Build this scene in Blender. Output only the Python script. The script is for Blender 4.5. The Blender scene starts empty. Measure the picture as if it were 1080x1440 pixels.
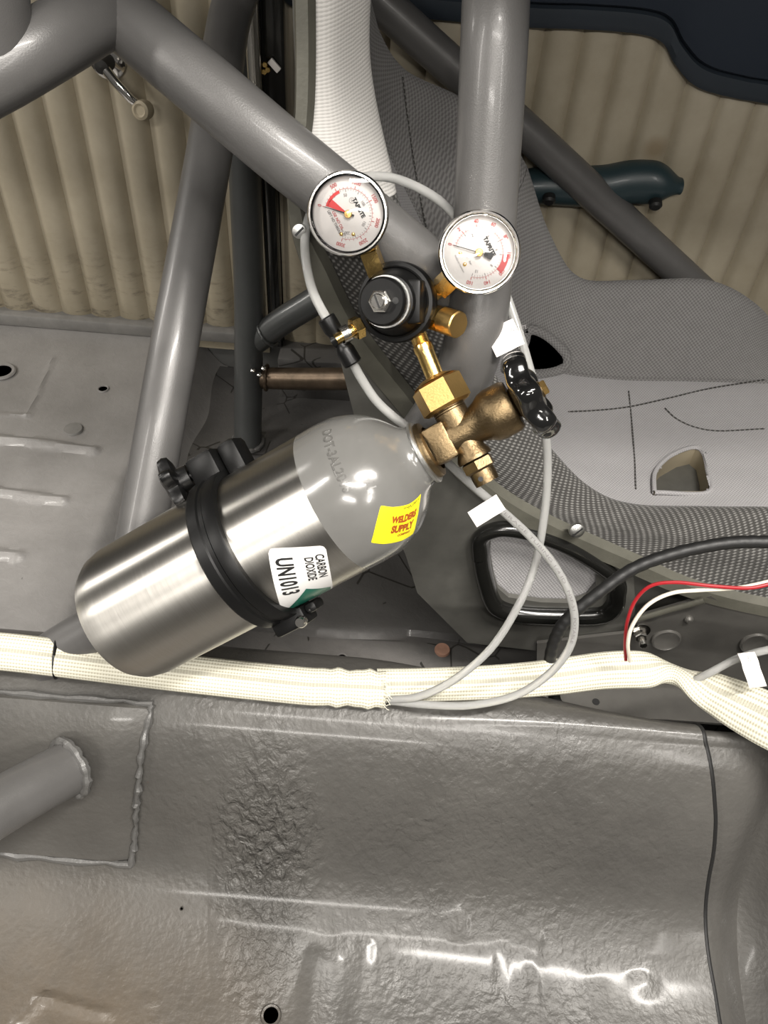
import bpy, bmesh, math, random
from math import sin, cos, pi, radians, sqrt, exp, atan2
from mathutils import Vector as V, Matrix

# ---------------------------------------------------------------- camera
SC = bpy.context.scene
COL = SC.collection
FPX = 1150.0
PHI, PIT = radians(4.6), radians(46)
C0 = V((0, 0, .85))
FW = V((0, cos(PIT), -sin(PIT))); _u = V((0, sin(PIT), cos(PIT))); _r = V((1, 0, 0))
RT = _r*cos(PHI) + _u*sin(PHI); UP = -_r*sin(PHI) + _u*cos(PHI)
cd = bpy.data.cameras.new('camera'); cam = bpy.data.objects.new('camera', cd); COL.objects.link(cam)
cd.sensor_fit = 'VERTICAL'; cd.sensor_height = 24; cd.lens = 24*FPX/1440; cd.clip_start = .02
cam.matrix_world = Matrix(((RT.x, UP.x, -FW.x, C0.x), (RT.y, UP.y, -FW.y, C0.y), (RT.z, UP.z, -FW.z, C0.z), (0, 0, 0, 1)))
SC.camera = cam
# ---------------------------------------------------------------- world, lamps, exposure
w = bpy.data.worlds.new('world'); SC.world = w; w.use_nodes = True
w.node_tree.nodes['Background'].inputs[0].default_value = (1, .95, .88, 1)
w.node_tree.nodes['Background'].inputs[1].default_value = .07
def area(name, loc, tgt, sx, sy, power, col=(1, .955, .895)):
    l = bpy.data.lights.new(name, 'AREA'); l.shape = 'RECTANGLE'; l.size = sx; l.size_y = sy; l.energy = power; l.color = col
    o = bpy.data.objects.new(name, l); COL.objects.link(o); o.location = loc
    o.rotation_euler = (V(tgt)-V(loc)).to_track_quat('-Z', 'Y').to_euler(); return o
# rows of shop tube lights under the ceiling of the garage, on the camera's side of the car
area('shop_light', (.75, -.35, 2.6), (.5, .4, 0), 1.1, .12, 70)
area('shop_light', (.1, -1.1, 2.6), (.1, -.6, 0), 1.3, .12, 26)
area('shop_light', (-.3, -3.0, 2.6), (-.3, -1, 0), 1.3, .14, 48)
area('shop_light', (1.6, -2.2, 2.6), (1.2, -1, 0), .14, 1.3, 22)
area('shop_light', (-2.4, -1.0, 2.2), (-.4, .2, .2), .14, 1.5, 30)
area('shop_light', (-2.6, .9, 1.9), (-.4, .8, .3), .25, 1.0, 22)
SC.view_settings.view_transform = 'Standard'; SC.view_settings.look = 'None'; SC.view_settings.gamma = 1
SC.view_settings.use_curve_mapping = False; SC.view_settings.exposure = .42
random.seed(4)

# ---------------------------------------------------------------- pixel of the photo -> point of the place
def ray(x, y): return RT*((x-540)/FPX) + UP*((720-y)/FPX) + FW
def P(x, y, d): return C0 + ray(x, y)*d
def onY(x, y, Y): r = ray(x, y); return C0 + r*(Y/r.y)
def onZ(x, y, Z): r = ray(x, y); return C0 + r*((Z-.85)/r.z)

# ---------------------------------------------------------------- materials
def nd(nt, t, **k):
    n = nt.nodes.new(t)
    for a, b in k.items():
        if a.startswith('_'): setattr(n, a[1:], b)
        else: n.inputs[a.replace('__', ' ')].default_value = b
    return n
def base(name, col=(.5, .5, .5), rough=.5, metal=0., coat=0., spec=.5):
    m = bpy.data.materials.new(name); m.use_nodes = True; nt = m.node_tree; b = nt.nodes['Principled BSDF']
    b.inputs['Base Color'].default_value = (*col, 1); b.inputs['Roughness'].default_value = rough
    b.inputs['Metallic'].default_value = metal; b.inputs['Coat Weight'].default_value = coat
    b.inputs['Coat Roughness'].default_value = .12; b.inputs['Specular IOR Level'].default_value = spec
    return m, nt, b
def coords(nt, kind='Object', scale=(1, 1, 1)):
    t = nt.nodes.new('ShaderNodeTexCoord'); mp = nd(nt, 'ShaderNodeMapping'); mp.inputs['Scale'].default_value = scale
    nt.links.new(t.outputs[kind], mp.inputs[0]); return mp.outputs[0]
def noise(nt, vec, scale, detail=4, rough=.6, dist=0.):
    n = nd(nt, 'ShaderNodeTexNoise', Scale=scale, Detail=detail, Roughness=rough, Distortion=dist); nt.links.new(vec, n.inputs['Vector']); return n.outputs['Fac']
def ramp(nt, fac, stops):
    r = nt.nodes.new('ShaderNodeValToRGB'); nt.links.new(fac, r.inputs[0]); e = r.color_ramp.elements
    while len(e) < len(stops): e.new(.5)
    for i, (p, c) in enumerate(stops): e[i].position = p; e[i].color = (*c, 1) if len(c) == 3 else c
    return r.outputs[0]
def math_(nt, op, a, b=None, v=None):
    n = nt.nodes.new('ShaderNodeMath'); n.operation = op; nt.links.new(a, n.inputs[0])
    if b is not None: nt.links.new(b, n.inputs[1])
    elif v is not None: n.inputs[1].default_value = v
    return n.outputs[0]
def mixc(nt, fac, a, b):
    n = nt.nodes.new('ShaderNodeMix'); n.data_type = 'RGBA'; nt.links.new(fac, n.inputs[0])
    for i, x in ((6, a), (7, b)):
        if isinstance(x, tuple): n.inputs[i].default_value = (*x, 1)
        else: nt.links.new(x, n.inputs[i])
    return n.outputs[2]
def bump(nt, b, h, strength=.3, dist=.001, prev=None):
    n = nd(nt, 'ShaderNodeBump', Strength=strength, Distance=dist); nt.links.new(h, n.inputs['Height'])
    if prev is not None: nt.links.new(prev, n.inputs['Normal'])
    nt.links.new(n.outputs[0], b.inputs['Normal']); return n.outputs[0]
def blob(nt, vec, c, rx, ry, rz):
    """1 inside an ellipsoid round point c, falling to 0 at its rim"""
    s = nt.nodes.new('ShaderNodeVectorMath'); s.operation = 'SUBTRACT'; nt.links.new(vec, s.inputs[0]); s.inputs[1].default_value = c
    d = nt.nodes.new('ShaderNodeVectorMath'); d.operation = 'DIVIDE'; nt.links.new(s.outputs[0], d.inputs[0]); d.inputs[1].default_value = (rx, ry, rz)
    l = nt.nodes.new('ShaderNodeVectorMath'); l.operation = 'LENGTH'; nt.links.new(d.outputs[0], l.inputs[0])
    m = nd(nt, 'ShaderNodeMapRange'); m.inputs[1].default_value = 1; m.inputs[2].default_value = .3; nt.links.new(l.outputs['Value'], m.inputs[0]); return m.outputs[0]
M = {}
def simple(key, col, rough=.5, metal=0., coat=0., bs=0., bsc=300, var=0., spec=.5):
    m, nt, b = base(key, col, rough, metal, coat, spec); v = coords(nt)
    if bs: bump(nt, b, noise(nt, v, bsc), bs, .0006)
    if var:
        f = noise(nt, v, 40, 5); c = ramp(nt, f, [(.3, tuple(x*(1-var) for x in col)), (.7, tuple(min(1, x*(1+var)) for x in col))]); nt.links.new(c, b.inputs['Base Color'])
    M[key] = m; return m
simple('tube_paint', (.112, .109, .106), .38, .15, .12, .25, 900, .06)
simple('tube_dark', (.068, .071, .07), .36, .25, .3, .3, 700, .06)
simple('weld', (.10, .098, .094), .4, .1, .1, .9, 260, .1)
simple('black_plastic', (.004, .004, .004), .34, 0, 0, .15, 900, 0, .4)
simple('black_anod', (.004, .004, .004), .4, 0, 0, .1, 1500, 0, .3)
simple('black_gloss', (.006, .006, .006), .1, 0, 1)
simple('black_rubber', (.010, .010, .010), .5, 0, 0, .2, 700)
simple('rubber_gloss', (.01, .01, .009), .22, 0, .5, .1, 200)
simple('steel', (.72, .70, .66), .2, 1, 0, .1, 900)
simple('chrome', (.8, .78, .75), .12, 1)
simple('alu', (.6, .6, .58), .38, 1, 0, .3, 1500)
simple('void', (0, 0, 0), 1, 0, 0, 0, 300, 0, 0)
simple('brass', (.80, .55, .20), .22, 1, 0, .25, 500, .1)
simple('brass_sat', (.70, .46, .17), .38, 1, 0, .3, 700, .1)
simple('brass_old', (.20, .145, .08), .40, 1, 0, .5, 500, .28)
simple('white', (.83, .82, .80), .5)
simple('dial_white', (.62, .60, .58), .5)
simple('paper', (.80, .76, .72), .6)
simple('ink', (.015, .015, .015), .5)
simple('ink_faded', (.14, .13, .13), .6)
simple('red_ink', (.55, .03, .03), .5)
simple('red_dial', (.42, .06, .06), .5)
simple('brown_ink', (.35, .07, .01), .5)
simple('green', (.005, .14, .09), .3)
simple('yellow', (.90, .80, .02), .4)
simple('red_wire', (.33, .012, .018), .35)
simple('white_wire', (.72, .66, .56), .4)
simple('navy', (.012, .02, .034), .6, 0, 0, .3, 500)
simple('navy_trim', (.022, .03, .04), .5, 0, 0, .2, 500)
simple('teal_vinyl', (.018, .036, .042), .42, 0, .1, .3, 400)
simple('shell_grey', (.10, .098, .088), .38, 0, .25, .35, 60, .12)
simple('flange_olive', (.10, .097, .078), .5, 0, .1, .4, 300, .15)
simple('bracket_grey', (.12, .115, .105), .36, .3, .2, .15, 300, .1)
simple('dark_steel', (.02, .019, .017), .6, .2, 0, .3, 60, .3)
simple('bare_steel', (.12, .088, .06), .38, .7, 0, .3, 300, .4)
simple('sill_grey', (.17, .165, .155), .5, 0, .1, .2, 200, .15)
simple('roof_skin', (.10, .10, .095), .8)
simple('copper_cap', (.42, .24, .17), .5, .2, 0, .3, 300, .3)
simple('beige_inner', (.36, .31, .22), .6)

def m_floor():
    m, nt, b = base('floor_paint', (.14, .135, .125), .4, .05, .15, .4); v = coords(nt)
    c1 = ramp(nt, noise(nt, v, 7, 5, .6), [(.35, (.066, .063, .058)), (.65, (.089, .085, .078))])
    brown = math_(nt, 'MULTIPLY', blob(nt, v, (-.28, .12, 0), .30, .19, .12), noise(nt, v, 12, 6, .7))
    c = mixc(nt, brown, c1, (.125, .092, .058))
    ch = math_(nt, 'GREATER_THAN', noise(nt, v, 34, 5, .62, .4), None, .745)
    c = mixc(nt, ch, c, (.075, .042, .03)); nt.links.new(c, b.inputs['Base Color'])
    # orange peel everywhere, thick wrinkled paint in a band of its own
    h0 = noise(nt, v, 170, 3, .5)
    vw = coords(nt, scale=(1, 1, .6))
    h1 = noise(nt, vw, 110, 4, .5, .3)
    k = math_(nt, 'MAXIMUM', blob(nt, v, (-.10, .33, .11), .12, .2, .13), blob(nt, v, (.12, .3, .1), .26, .3, .16))
    k2 = math_(nt, 'MAXIMUM', math_(nt, 'MULTIPLY', k, None, .22), blob(nt, v, (-.085, .31, .08), .065, .2, .13))
    p = bump(nt, b, h0, .6, .0012)
    bump(nt, b, math_(nt, 'MULTIPLY', h1, k2), 1., .014, p)
    r = ramp(nt, noise(nt, v, 30, 4), [(.3, (.34,)*3), (.7, (.5,)*3)]); nt.links.new(r, b.inputs['Roughness'])
    M['floor'] = m
m_floor()
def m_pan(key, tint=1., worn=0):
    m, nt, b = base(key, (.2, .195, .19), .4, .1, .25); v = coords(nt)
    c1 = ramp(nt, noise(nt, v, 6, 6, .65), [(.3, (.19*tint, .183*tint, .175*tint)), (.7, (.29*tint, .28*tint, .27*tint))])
    if worn:   # lighter near patch on the shade-darkened floor, with cracked seam sealer
        wn = math_(nt, 'MULTIPLY', blob(nt, v, (-.02, .54, -.05), .2, .13, .2), ramp(nt, noise(nt, v, 11, 6, .7), [(.35, (.2,)*3), (.6, (1,)*3)]))
        c1 = mixc(nt, wn, c1, (.19, .18, .17))
        vo = nd(nt, 'ShaderNodeTexVoronoi', Scale=17); vo.feature = 'DISTANCE_TO_EDGE'; nt.links.new(v, vo.inputs['Vector'])
        cr_ = math_(nt, 'MULTIPLY', math_(nt, 'LESS_THAN', vo.outputs['Distance'], None, .018), math_(nt, 'GREATER_THAN', noise(nt, v, 9, 3), None, .54))
        c1 = mixc(nt, cr_, c1, (.03, .028, .025))
    d = math_(nt, 'GREATER_THAN', noise(nt, v, 22, 6, .7, .6), None, .70)
    c = mixc(nt, math_(nt, 'MULTIPLY', d, None, .7), c1, (.06, .055, .05)); nt.links.new(c, b.inputs['Base Color'])
    bump(nt, b, noise(nt, v, 70, 6, .65, .8), .45, .002); M[key] = m
m_pan('pan'); m_pan('foot', .38, 1)  # foot tint lowered so the colour itself carries the shade
def m_vinyl():
    m, nt, b = base('beige_vinyl', (.42, .36, .27), .55); v = coords(nt)
    c = ramp(nt, noise(nt, v, 9, 6, .65), [(.3, (.31, .27, .195)), (.7, (.40, .355, .27))])
    low = nd(nt, 'ShaderNodeSeparateXYZ'); nt.links.new(v, low.inputs[0])
    mr = nd(nt, 'ShaderNodeMapRange'); mr.inputs[1].default_value = .22; mr.inputs[2].default_value = .03; nt.links.new(low.outputs[2], mr.inputs[0])
    dn = noise(nt, coords(nt, scale=(1, 1, 3)), 26, 7, .7)
    dd = math_(nt, 'MULTIPLY', ramp(nt, dn, [(.52, (0, 0, 0)), (.70, (1, 1, 1))]), mr.outputs[0])
    c = mixc(nt, math_(nt, 'MULTIPLY', mr.outputs[0], None, .35), c, (.20, .17, .11))
    c = mixc(nt, dd, c, (.07, .055, .04))
    st = onY(918, 203, 1.19)
    c = mixc(nt, math_(nt, 'MULTIPLY', blob(nt, v, st, .022, .2, .022), None, .6), c, (.20, .14, .07))
    nt.links.new(c, b.inputs['Base Color']); bump(nt, b, noise(nt, v, 260, 3), .25, .0006); M['vinyl'] = m
m_vinyl()
def m_fabric(key, dark, light, su, sv, b_str=.6, thr=(.35, .6), rough=.85):
    """knit cloth: dots of light yarn over dark, laid out on the metric UV map"""
    m, nt, b = base(key, dark, rough, spec=.3); t = nt.nodes.new('ShaderNodeTexCoord')
    sp = nt.nodes.new('ShaderNodeSeparateXYZ'); nt.links.new(t.outputs['UV'], sp.inputs[0])
    du = math_(nt, 'SINE', math_(nt, 'MULTIPLY', sp.outputs[0], None, 2*pi/su))
    row = math_(nt, 'MULTIPLY', sp.outputs[1], None, 2*pi/sv)
    dv = math_(nt, 'SINE', row)
    n = noise(nt, t.outputs['UV'], 60, 4); pr = math_(nt, 'MULTIPLY', du, dv) if su != sv*99 else dv
    h = math_(nt, 'ADD', math_(nt, 'MULTIPLY', pr, None, .5), None, .5)
    h2 = math_(nt, 'ADD', h, math_(nt, 'MULTIPLY', math_(nt, 'SUBTRACT', n, None, .5), None, .35))
    c = ramp(nt, h2, [(thr[0], dark), (thr[1], light)]); nt.links.new(c, b.inputs['Base Color'])
    bump(nt, b, h, b_str, .0012); b.inputs['Sheen Weight'].default_value = .15; M[key] = m
m_fabric('fab_coarse', (.045, .043, .040), (.20, .195, .185), .0066, .0066, .8, (.5, .9))
m_fabric('fab_mid', (.155, .15, .147), (.25, .245, .24), .0055, .0055, .5)  # far side cloth, darker to stand in for the roof's shade
m_fabric('fab_lit', (.35, .34, .345), (.46, .45, .455), .004, .005, .35)  # cloth colour brightened where light falls on back and cushion
def m_lines(key, dark, light, p):
    m, nt, b = base(key, dark, .85, spec=.3); t = nt.nodes.new('ShaderNodeTexCoord')
    sp = nt.nodes.new('ShaderNodeSeparateXYZ'); nt.links.new(t.outputs['UV'], sp.inputs[0])
    n = noise(nt, t.outputs['UV'], 14, 3)
    a = math_(nt, 'ADD', sp.outputs[0], math_(nt, 'MULTIPLY', n, None, p*1.5))
    s = math_(nt, 'SINE', math_(nt, 'MULTIPLY', a, None, 2*pi/p)); s2 = math_(nt, 'SINE', math_(nt, 'MULTIPLY', sp.outputs[1], None, 2*pi/.0045))
    h = math_(nt, 'ADD', math_(nt, 'MULTIPLY', math_(nt, 'ADD', s, math_(nt, 'MULTIPLY', s2, None, .35)), None, .4), None, .5)
    nt.links.new(ramp(nt, h, [(.2, dark), (.6, light)]), b.inputs['Base Color']); bump(nt, b, h, .3, .0004); M[key] = m
m_lines('fab_lines_lit', (.56, .545, .52), (.76, .74, .71), .0027)  # wing cloth paled in its colour to stand in for strong light
def m_sleeve():
    m, nt, b = base('sleeve', (.7, .67, .54), .55, spec=.4); t = nt.nodes.new('ShaderNodeTexCoord')
    sp = nt.nodes.new('ShaderNodeSeparateXYZ'); nt.links.new(t.outputs['UV'], sp.inputs[0])
    a = math_(nt, 'SINE', math_(nt, 'MULTIPLY', sp.outputs[1], None, 2*pi/.0033)); c = math_(nt, 'SINE', math_(nt, 'MULTIPLY', sp.outputs[0], None, 2*pi/.0026))
    h = math_(nt, 'ADD', math_(nt, 'MULTIPLY', math_(nt, 'ADD', a, math_(nt, 'MULTIPLY', c, None, .5)), None, .33), None, .5)
    col = ramp(nt, h, [(.1, (.40, .37, .28)), (.55, (.68, .66, .55))])
    d = noise(nt, coords(nt), 24, 5, .7); col = mixc(nt, math_(nt, 'MULTIPLY', math_(nt, 'GREATER_THAN', d, None, .66), None, .35), col, (.35, .28, .18))
    nt.links.new(col, b.inputs['Base Color']); bump(nt, b, h, .55, .0007); M['sleeve'] = m
m_sleeve()
def m_brushed():
    m, nt, b = base('brushed_alu', (.60, .58, .54), .36, 1); b.inputs['Anisotropic'].default_value = .9; b.inputs['Anisotropic Rotation'].default_value = .25
    tg = nt.nodes.new('ShaderNodeTangent'); tg.direction_type = 'RADIAL'; tg.axis = 'Z'; nt.links.new(tg.outputs[0], b.inputs['Tangent'])
    v = coords(nt); n1 = noise(nt, coords(nt, scale=(1, 1, 60)), 30, 6, .75)
    c = ramp(nt, n1, [(.3, (.55, .53, .49)), (.7, (.63, .61, .57))])
    d = math_(nt, 'GREATER_THAN', noise(nt, v, 45, 6, .75, .6), None, .71); c = mixc(nt, math_(nt, 'MULTIPLY', d, None, .45), c, (.25, .2, .15))
    nt.links.new(c, b.inputs['Base Color']); nt.links.new(ramp(nt, n1, [(.3, (.34,)*3), (.7, (.40,)*3)]), b.inputs['Roughness'])
    bump(nt, b, n1, .03, .0002); M['brushed'] = m
m_brushed()
m, nt, b = base('cyl_paint', (.17, .168, .16), .2, .1, .8); v = coords(nt)
nt.links.new(ramp(nt, noise(nt, v, 14, 5), [(.3, (.155, .153, .145)), (.7, (.19, .187, .178))]), b.inputs['Base Color']); bump(nt, b, noise(nt, v, 60, 3), .12, .001); M['cyl_paint'] = m
simple('stamp_shade', (.125, .122, .115), .25, .1, .6)  # darker than the shoulder, painting in the shading of the stamped edges
def m_hose():
    m, nt, b = base('hose_clear', (.60, .60, .585), .2); b.inputs['Transmission Weight'].default_value = .55; b.inputs['IOR'].default_value = 1.3
    b.inputs['Subsurface Weight'].default_value = .4; b.inputs['Subsurface Radius'].default_value = (.004, .004, .004); M['hose'] = m
m_hose()
def m_glass():
    m = bpy.data.materials.new('lens_glass'); m.use_nodes = True; nt = m.node_tree; nt.nodes.remove(nt.nodes['Principled BSDF'])
    t = nd(nt, 'ShaderNodeBsdfTransparent'); g = nd(nt, 'ShaderNodeBsdfGlossy', Roughness=.03); f = nd(nt, 'ShaderNodeFresnel', IOR=1.55); x = nt.nodes.new('ShaderNodeMixShader')
    nt.links.new(f.outputs[0], x.inputs[0]); nt.links.new(t.outputs[0], x.inputs[1]); nt.links.new(g.outputs[0], x.inputs[2])
    nt.links.new(x.outputs[0], nt.nodes['Material Output'].inputs[0]); M['lens'] = m
m_glass()

# ---------------------------------------------------------------- mesh helpers
def obj(name, vf, mat, parent=None, MW=None, smooth=True, uv=None, kind=None, label=None):
    verts, faces = vf[0], vf[1]
    me = bpy.data.meshes.new(name); me.from_pydata([tuple(p) for p in verts], [], faces); me.materials.append(M[mat] if isinstance(mat, str) else mat)
    if len(vf) > 2 and vf[2] is not None:
        l = me.uv_layers.new(name='UVMap')
        for lp in me.loops: l.data[lp.index].uv = vf[2][lp.vertex_index]
    bm = bmesh.new(); bm.from_mesh(me); bmesh.ops.recalc_face_normals(bm, faces=bm.faces); bm.to_mesh(me); bm.free()
    if smooth:
        me.shade_smooth()
        try: me.set_sharp_from_angle(angle=radians(38))
        except Exception: pass
    o = bpy.data.objects.new(name, me); COL.objects.link(o)
    if MW is not None: o.matrix_world = MW
    if parent is not None:
        wm = o.matrix_world.copy(); o.parent = parent
        pw = parent['_w'] if '_w' in parent else None
        o.matrix_parent_inverse = WORLD[parent.name].inverted()
        o.matrix_basis = wm
    WORLD[o.name] = MW.copy() if MW is not None else Matrix()
    if kind: o['kind'] = kind
    if label: o['label'] = label
    return o
WORLD = {}
def thing(name, label, cat, loc=(0, 0, 0), group=None, MW=None):
    o = bpy.data.objects.new(name, None); COL.objects.link(o); o.empty_display_size = .02
    mw = MW.copy() if MW is not None else Matrix.Translation(V(loc)); o.matrix_world = mw; WORLD[o.name] = mw
    o['label'] = label; o['category'] = cat
    if group: o['group'] = group
    return o
def tag(o, label, cat, group=None):
    o['label'] = label; o['category'] = cat
    if group: o['group'] = group
    return o
def join(*parts):
    vs, fs, uvs = [], [], []; hasuv = all(len(p) > 2 and p[2] is not None for p in parts)
    for p in parts:
        n = len(vs); vs += list(p[0]); fs += [tuple(i+n for i in f) for f in p[1]]
        if hasuv: uvs += list(p[2])
    return (vs, fs, uvs if hasuv else None)
def grid(rows, closed_v=False, metric=True, cap=False):
    """rows[i][j] points -> quads, with a metric UV map"""
    n, m = len(rows), len(rows[0]); vs = [V(p) for r in rows for p in r]; fs = []
    for i in range(n-1):
        for j in range(m if closed_v else m-1):
            k = (j+1) % m; fs.append((i*m+j, i*m+k, (i+1)*m+k, (i+1)*m+j))
    mu, mv = n//2, m//2; uu = [0.]; vv = [0.]
    for i in range(1, n): uu.append(uu[-1]+(V(rows[i][mv])-V(rows[i-1][mv])).length)
    for j in range(1, m): vv.append(vv[-1]+(V(rows[mu][j])-V(rows[mu][j-1])).length)
    uv = [(uu[i], vv[j]) for i in range(n) for j in range(m)]
    if cap: fs.append(tuple(range(m))); fs.append(tuple((n-1)*m+j for j in range(m)))
    return (vs, fs, uv)
def cr(pts, n):
    """Catmull-Rom through pts, n samples per span"""
    pts = [V(p) for p in pts]
    if len(pts) < 3: return [pts[0].lerp(pts[1], i/n) for i in range(n+1)]
    q = [pts[0]*2-pts[1]] + pts + [pts[-1]*2-pts[-2]]; out = []
    for i in range(1, len(q)-2):
        for k in range(n):
            t = k/n; a, b, c, d = q[i-1], q[i], q[i+1], q[i+2]
            out.append(.5*((2*b) + (c-a)*t + (2*a-5*b+4*c-d)*t*t + (3*b-a-3*c+d)*t**3))
    out.append(pts[-1]); return out
def tube(path, r, seg=14, cap=True, flat=None, upv=None, twist=None):
    """round (or with flat=(w,h) functions an oval) tube along a path"""
    path = [V(p) for p in path]; n = len(path); rows = []; prev = None
    for i, p in enumerate(path):
        t = (path[min(i+1, n-1)]-path[max(i-1, 0)]).normalized()
        if upv is not None: a = (V(upv)-t*t.dot(V(upv))).normalized()
        elif prev is None:
            a = t.orthogonal().normalized()
        else: a = (prev-t*t.dot(prev)).normalized()
        prev = a; b = t.cross(a); k = i/(n-1)
        if twist: th = twist(k); a, b = a*cos(th)+b*sin(th), -a*sin(th)+b*cos(th)
        rr = r(k) if callable(r) else r; ra, rb = (flat[0](k), flat[1](k)) if flat else (rr, rr)
        rows.append([p + a*rb*cos(2*pi*j/seg) + b*ra*sin(2*pi*j/seg) for j in range(seg)])
    return grid(rows, True, cap=cap)
def lathe(prof, seg=40, fn=None):
    """profile [(r,z)] turned about local Z; fn(theta) scales the radius"""
    rows = [[(max(r, 1e-5)*(fn(2*pi*j/seg) if fn else 1)*cos(2*pi*j/seg), max(r, 1e-5)*(fn(2*pi*j/seg) if fn else 1)*sin(2*pi*j/seg), z) for j in range(seg)] for r, z in prof]
    return grid(rows, True)
def frame(o, z, x=None):
    z = V(z).normalized(); x = V(x) if x is not None else z.orthogonal(); x = (x-z*z.dot(x)).normalized(); y = z.cross(x); o = V(o)
    return Matrix(((x.x, y.x, z.x, o.x), (x.y, y.y, z.y, o.y), (x.z, y.z, z.z, o.z), (0, 0, 0, 1)))
def xf(vf, m): return ([m @ V(p) for p in vf[0]],) + tuple(vf[1:])
def rodm(a, b): return frame(a, V(b)-V(a)), (V(b)-V(a)).length
def rbox(lo, hi, r=.002, seg=2):
    bm = bmesh.new(); bmesh.ops.create_cube(bm, size=1); lo, hi = V(lo), V(hi)
    for v in bm.verts: v.co = V((lo[i]+(v.co[i]+.5)*(hi[i]-lo[i]) for i in range(3)))
    if r: bmesh.ops.bevel(bm, geom=list(bm.edges), offset=r, segments=seg, affect='EDGES', profile=.5)
    out = ([v.co.copy() for v in bm.verts], [tuple(v.index for v in f.verts) for f in bm.faces]); bm.free(); return out
def hexa(r, z0, z1, ch=.12, n=6):
    """hex nut with turned chamfers"""
    c = r*ch; seg = n*6
    def hx(th): a = (th % (2*pi/n)) - pi/n; return cos(pi/n)/cos(a)
    rows = []
    for rr, z in ((1e-5, z0), (r*.86, z0), (r, z0+c), (r, z1-c), (r*.86, z1), (1e-5, z1)):
        rows.append([(rr*min(hx(2*pi*j/seg), 1 if rr == r else .99)*cos(2*pi*j/seg), rr*min(hx(2*pi*j/seg), 1 if rr == r else .99)*sin(2*pi*j/seg), z) for j in range(seg)])
    return grid(rows, True)
def thread(r, z0, z1, pitch=.0014, seg=28):
    p = [(1e-5, z0)]; z = z0
    while z < z1: p += [(r*.9, z), (r, z+pitch*.5)]; z += pitch
    return lathe(p+[(r*.9, z1), (1e-5, z1)], seg)
def poly_prism(pts, z0, z1, hole=None):
    """polygon (with an optional hole of the same vertex count order) pushed to a plate; local xy"""
    n = len(pts)
    if hole is None:
        vs = [(x, y, z0) for x, y in pts]+[(x, y, z1) for x, y in pts]
        return (vs, [tuple(range(n))[::-1], tuple(range(n, 2*n))]+[(i, (i+1) % n, (i+1) % n+n, i+n) for i in range(n)])
    vs = [(x, y, z0) for x, y in pts]+[(x, y, z0) for x, y in hole]+[(x, y, z1) for x, y in pts]+[(x, y, z1) for x, y in hole]; fs = []
    for i in range(n):
        j = (i+1) % n
        fs += [(i, j, j+n, i+n), (i+2*n, i+3*n, j+3*n, j+2*n), (i, i+2*n, j+2*n, j), (i+n, j+n, j+3*n, i+3*n)]
    return (vs, fs)
def text2d(s, size, sx=1., bold=0., ext=0.):
    cu = bpy.data.curves.new('t', 'FONT'); cu.body = s; cu.size = size; cu.align_x = 'CENTER'; cu.align_y = 'CENTER'; cu.offset = bold; cu.resolution_u = 3; cu.extrude = ext
    o = bpy.data.objects.new('t', cu); COL.objects.link(o); dg = bpy.context.evaluated_depsgraph_get(); me = o.evaluated_get(dg).to_mesh()
    r = ([(v.co.x*sx, v.co.y, v.co.z) for v in me.vertices], [tuple(p.vertices) for p in me.polygons]); o.to_mesh_clear
    bpy.data.objects.remove(o); bpy.data.curves.remove(cu); return r
def rot2(vf, ang, dx=0, dy=0):
    c, s = cos(ang), sin(ang); return ([(p[0]*c-p[1]*s+dx, p[0]*s+p[1]*c+dy, p[2]) for p in vf[0]], vf[1])
def sm(a, b, x): t = max(0, min(1, (x-a)/(b-a))); return t*t*(3-2*t)
def quadgrid(n, m, f): return grid([[f(i/(n-1), j/(m-1)) for j in range(m)] for i in range(n)])

# ================================================================ THE SETTING
# near floor and transmission tunnel: one pressed sheet, running across the frame
PROF = [(-.5, 0), (-.2, 0), (.0, 0), (.12, 0), (.17, 0), (.215, .004), (.255, .015), (.286, .037), (.306, .072), (.322, .116), (.338, .152), (.361, .184), (.392, .2), (.425, .197), (.452, .175), (.468, .12), (.476, .04), (.48, -.05), (.482, -.24)]
PR = cr([(0, y, z) for y, z in PROF], 14)
def seg_d(x, y, a, b):
    ax, ay = a; bx, by = b; dx, dy = bx-ax, by-ay; t = max(0, min(1, ((x-ax)*dx+(y-ay)*dy)/(dx*dx+dy*dy+1e-9))); return sqrt((x-ax-t*dx)**2+(y-ay-t*dy)**2)
def fz(px, py): p = onZ(px, py, .004); return (p.x, p.y)
RIDG = [(fz(445, 1350), fz(432, 1470), .013, .0035), (fz(485, 1350), fz(468, 1480), .005, -.0015), (fz(515, 1330), fz(500, 1460), .004, .0018),
        (fz(705, 1330), fz(702, 1480), .0035, .0015), (fz(752, 1275), fz(750, 1480), .0035, .0017), (fz(650, 1262), fz(645, 1320), .006, .001),
        (fz(60, 1400), fz(145, 1425), .006, .003), (fz(205, 1400), fz(218, 1470), .004, .003), (fz(20, 1440), fz(60, 1400), .006, .003)]
random.seed(11)
BUMPS = [(random.uniform(-.45, .3), random.uniform(.02, .28), random.uniform(.008, .03), random.uniform(-.0012, .0015)) for _ in range(36)]
def adj(x, p):
    if p.y <= .375: return p
    return V((p.x, .375+(p.y-.375)*(1-.62*sm(-.02, .30, x)), p.z))
def pix(p):
    q = V(p)-C0; d = q.dot(FW); return (540+FPX*q.dot(RT)/d, 720-FPX*q.dot(UP)/d)
def tun(x, k, off=0.):
    i = int(k); f_ = k-i; p = PR[i].lerp(PR[min(i+1, len(PR)-1)], f_); q = PR[min(i+1, len(PR)-1)]-PR[max(i-1, 0)]; nrm = V((0, -q.z, q.y)).normalized()
    p = adj(x, p); return V((x, p.y+nrm.y*off, p.z+nrm.z*off))
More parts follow.
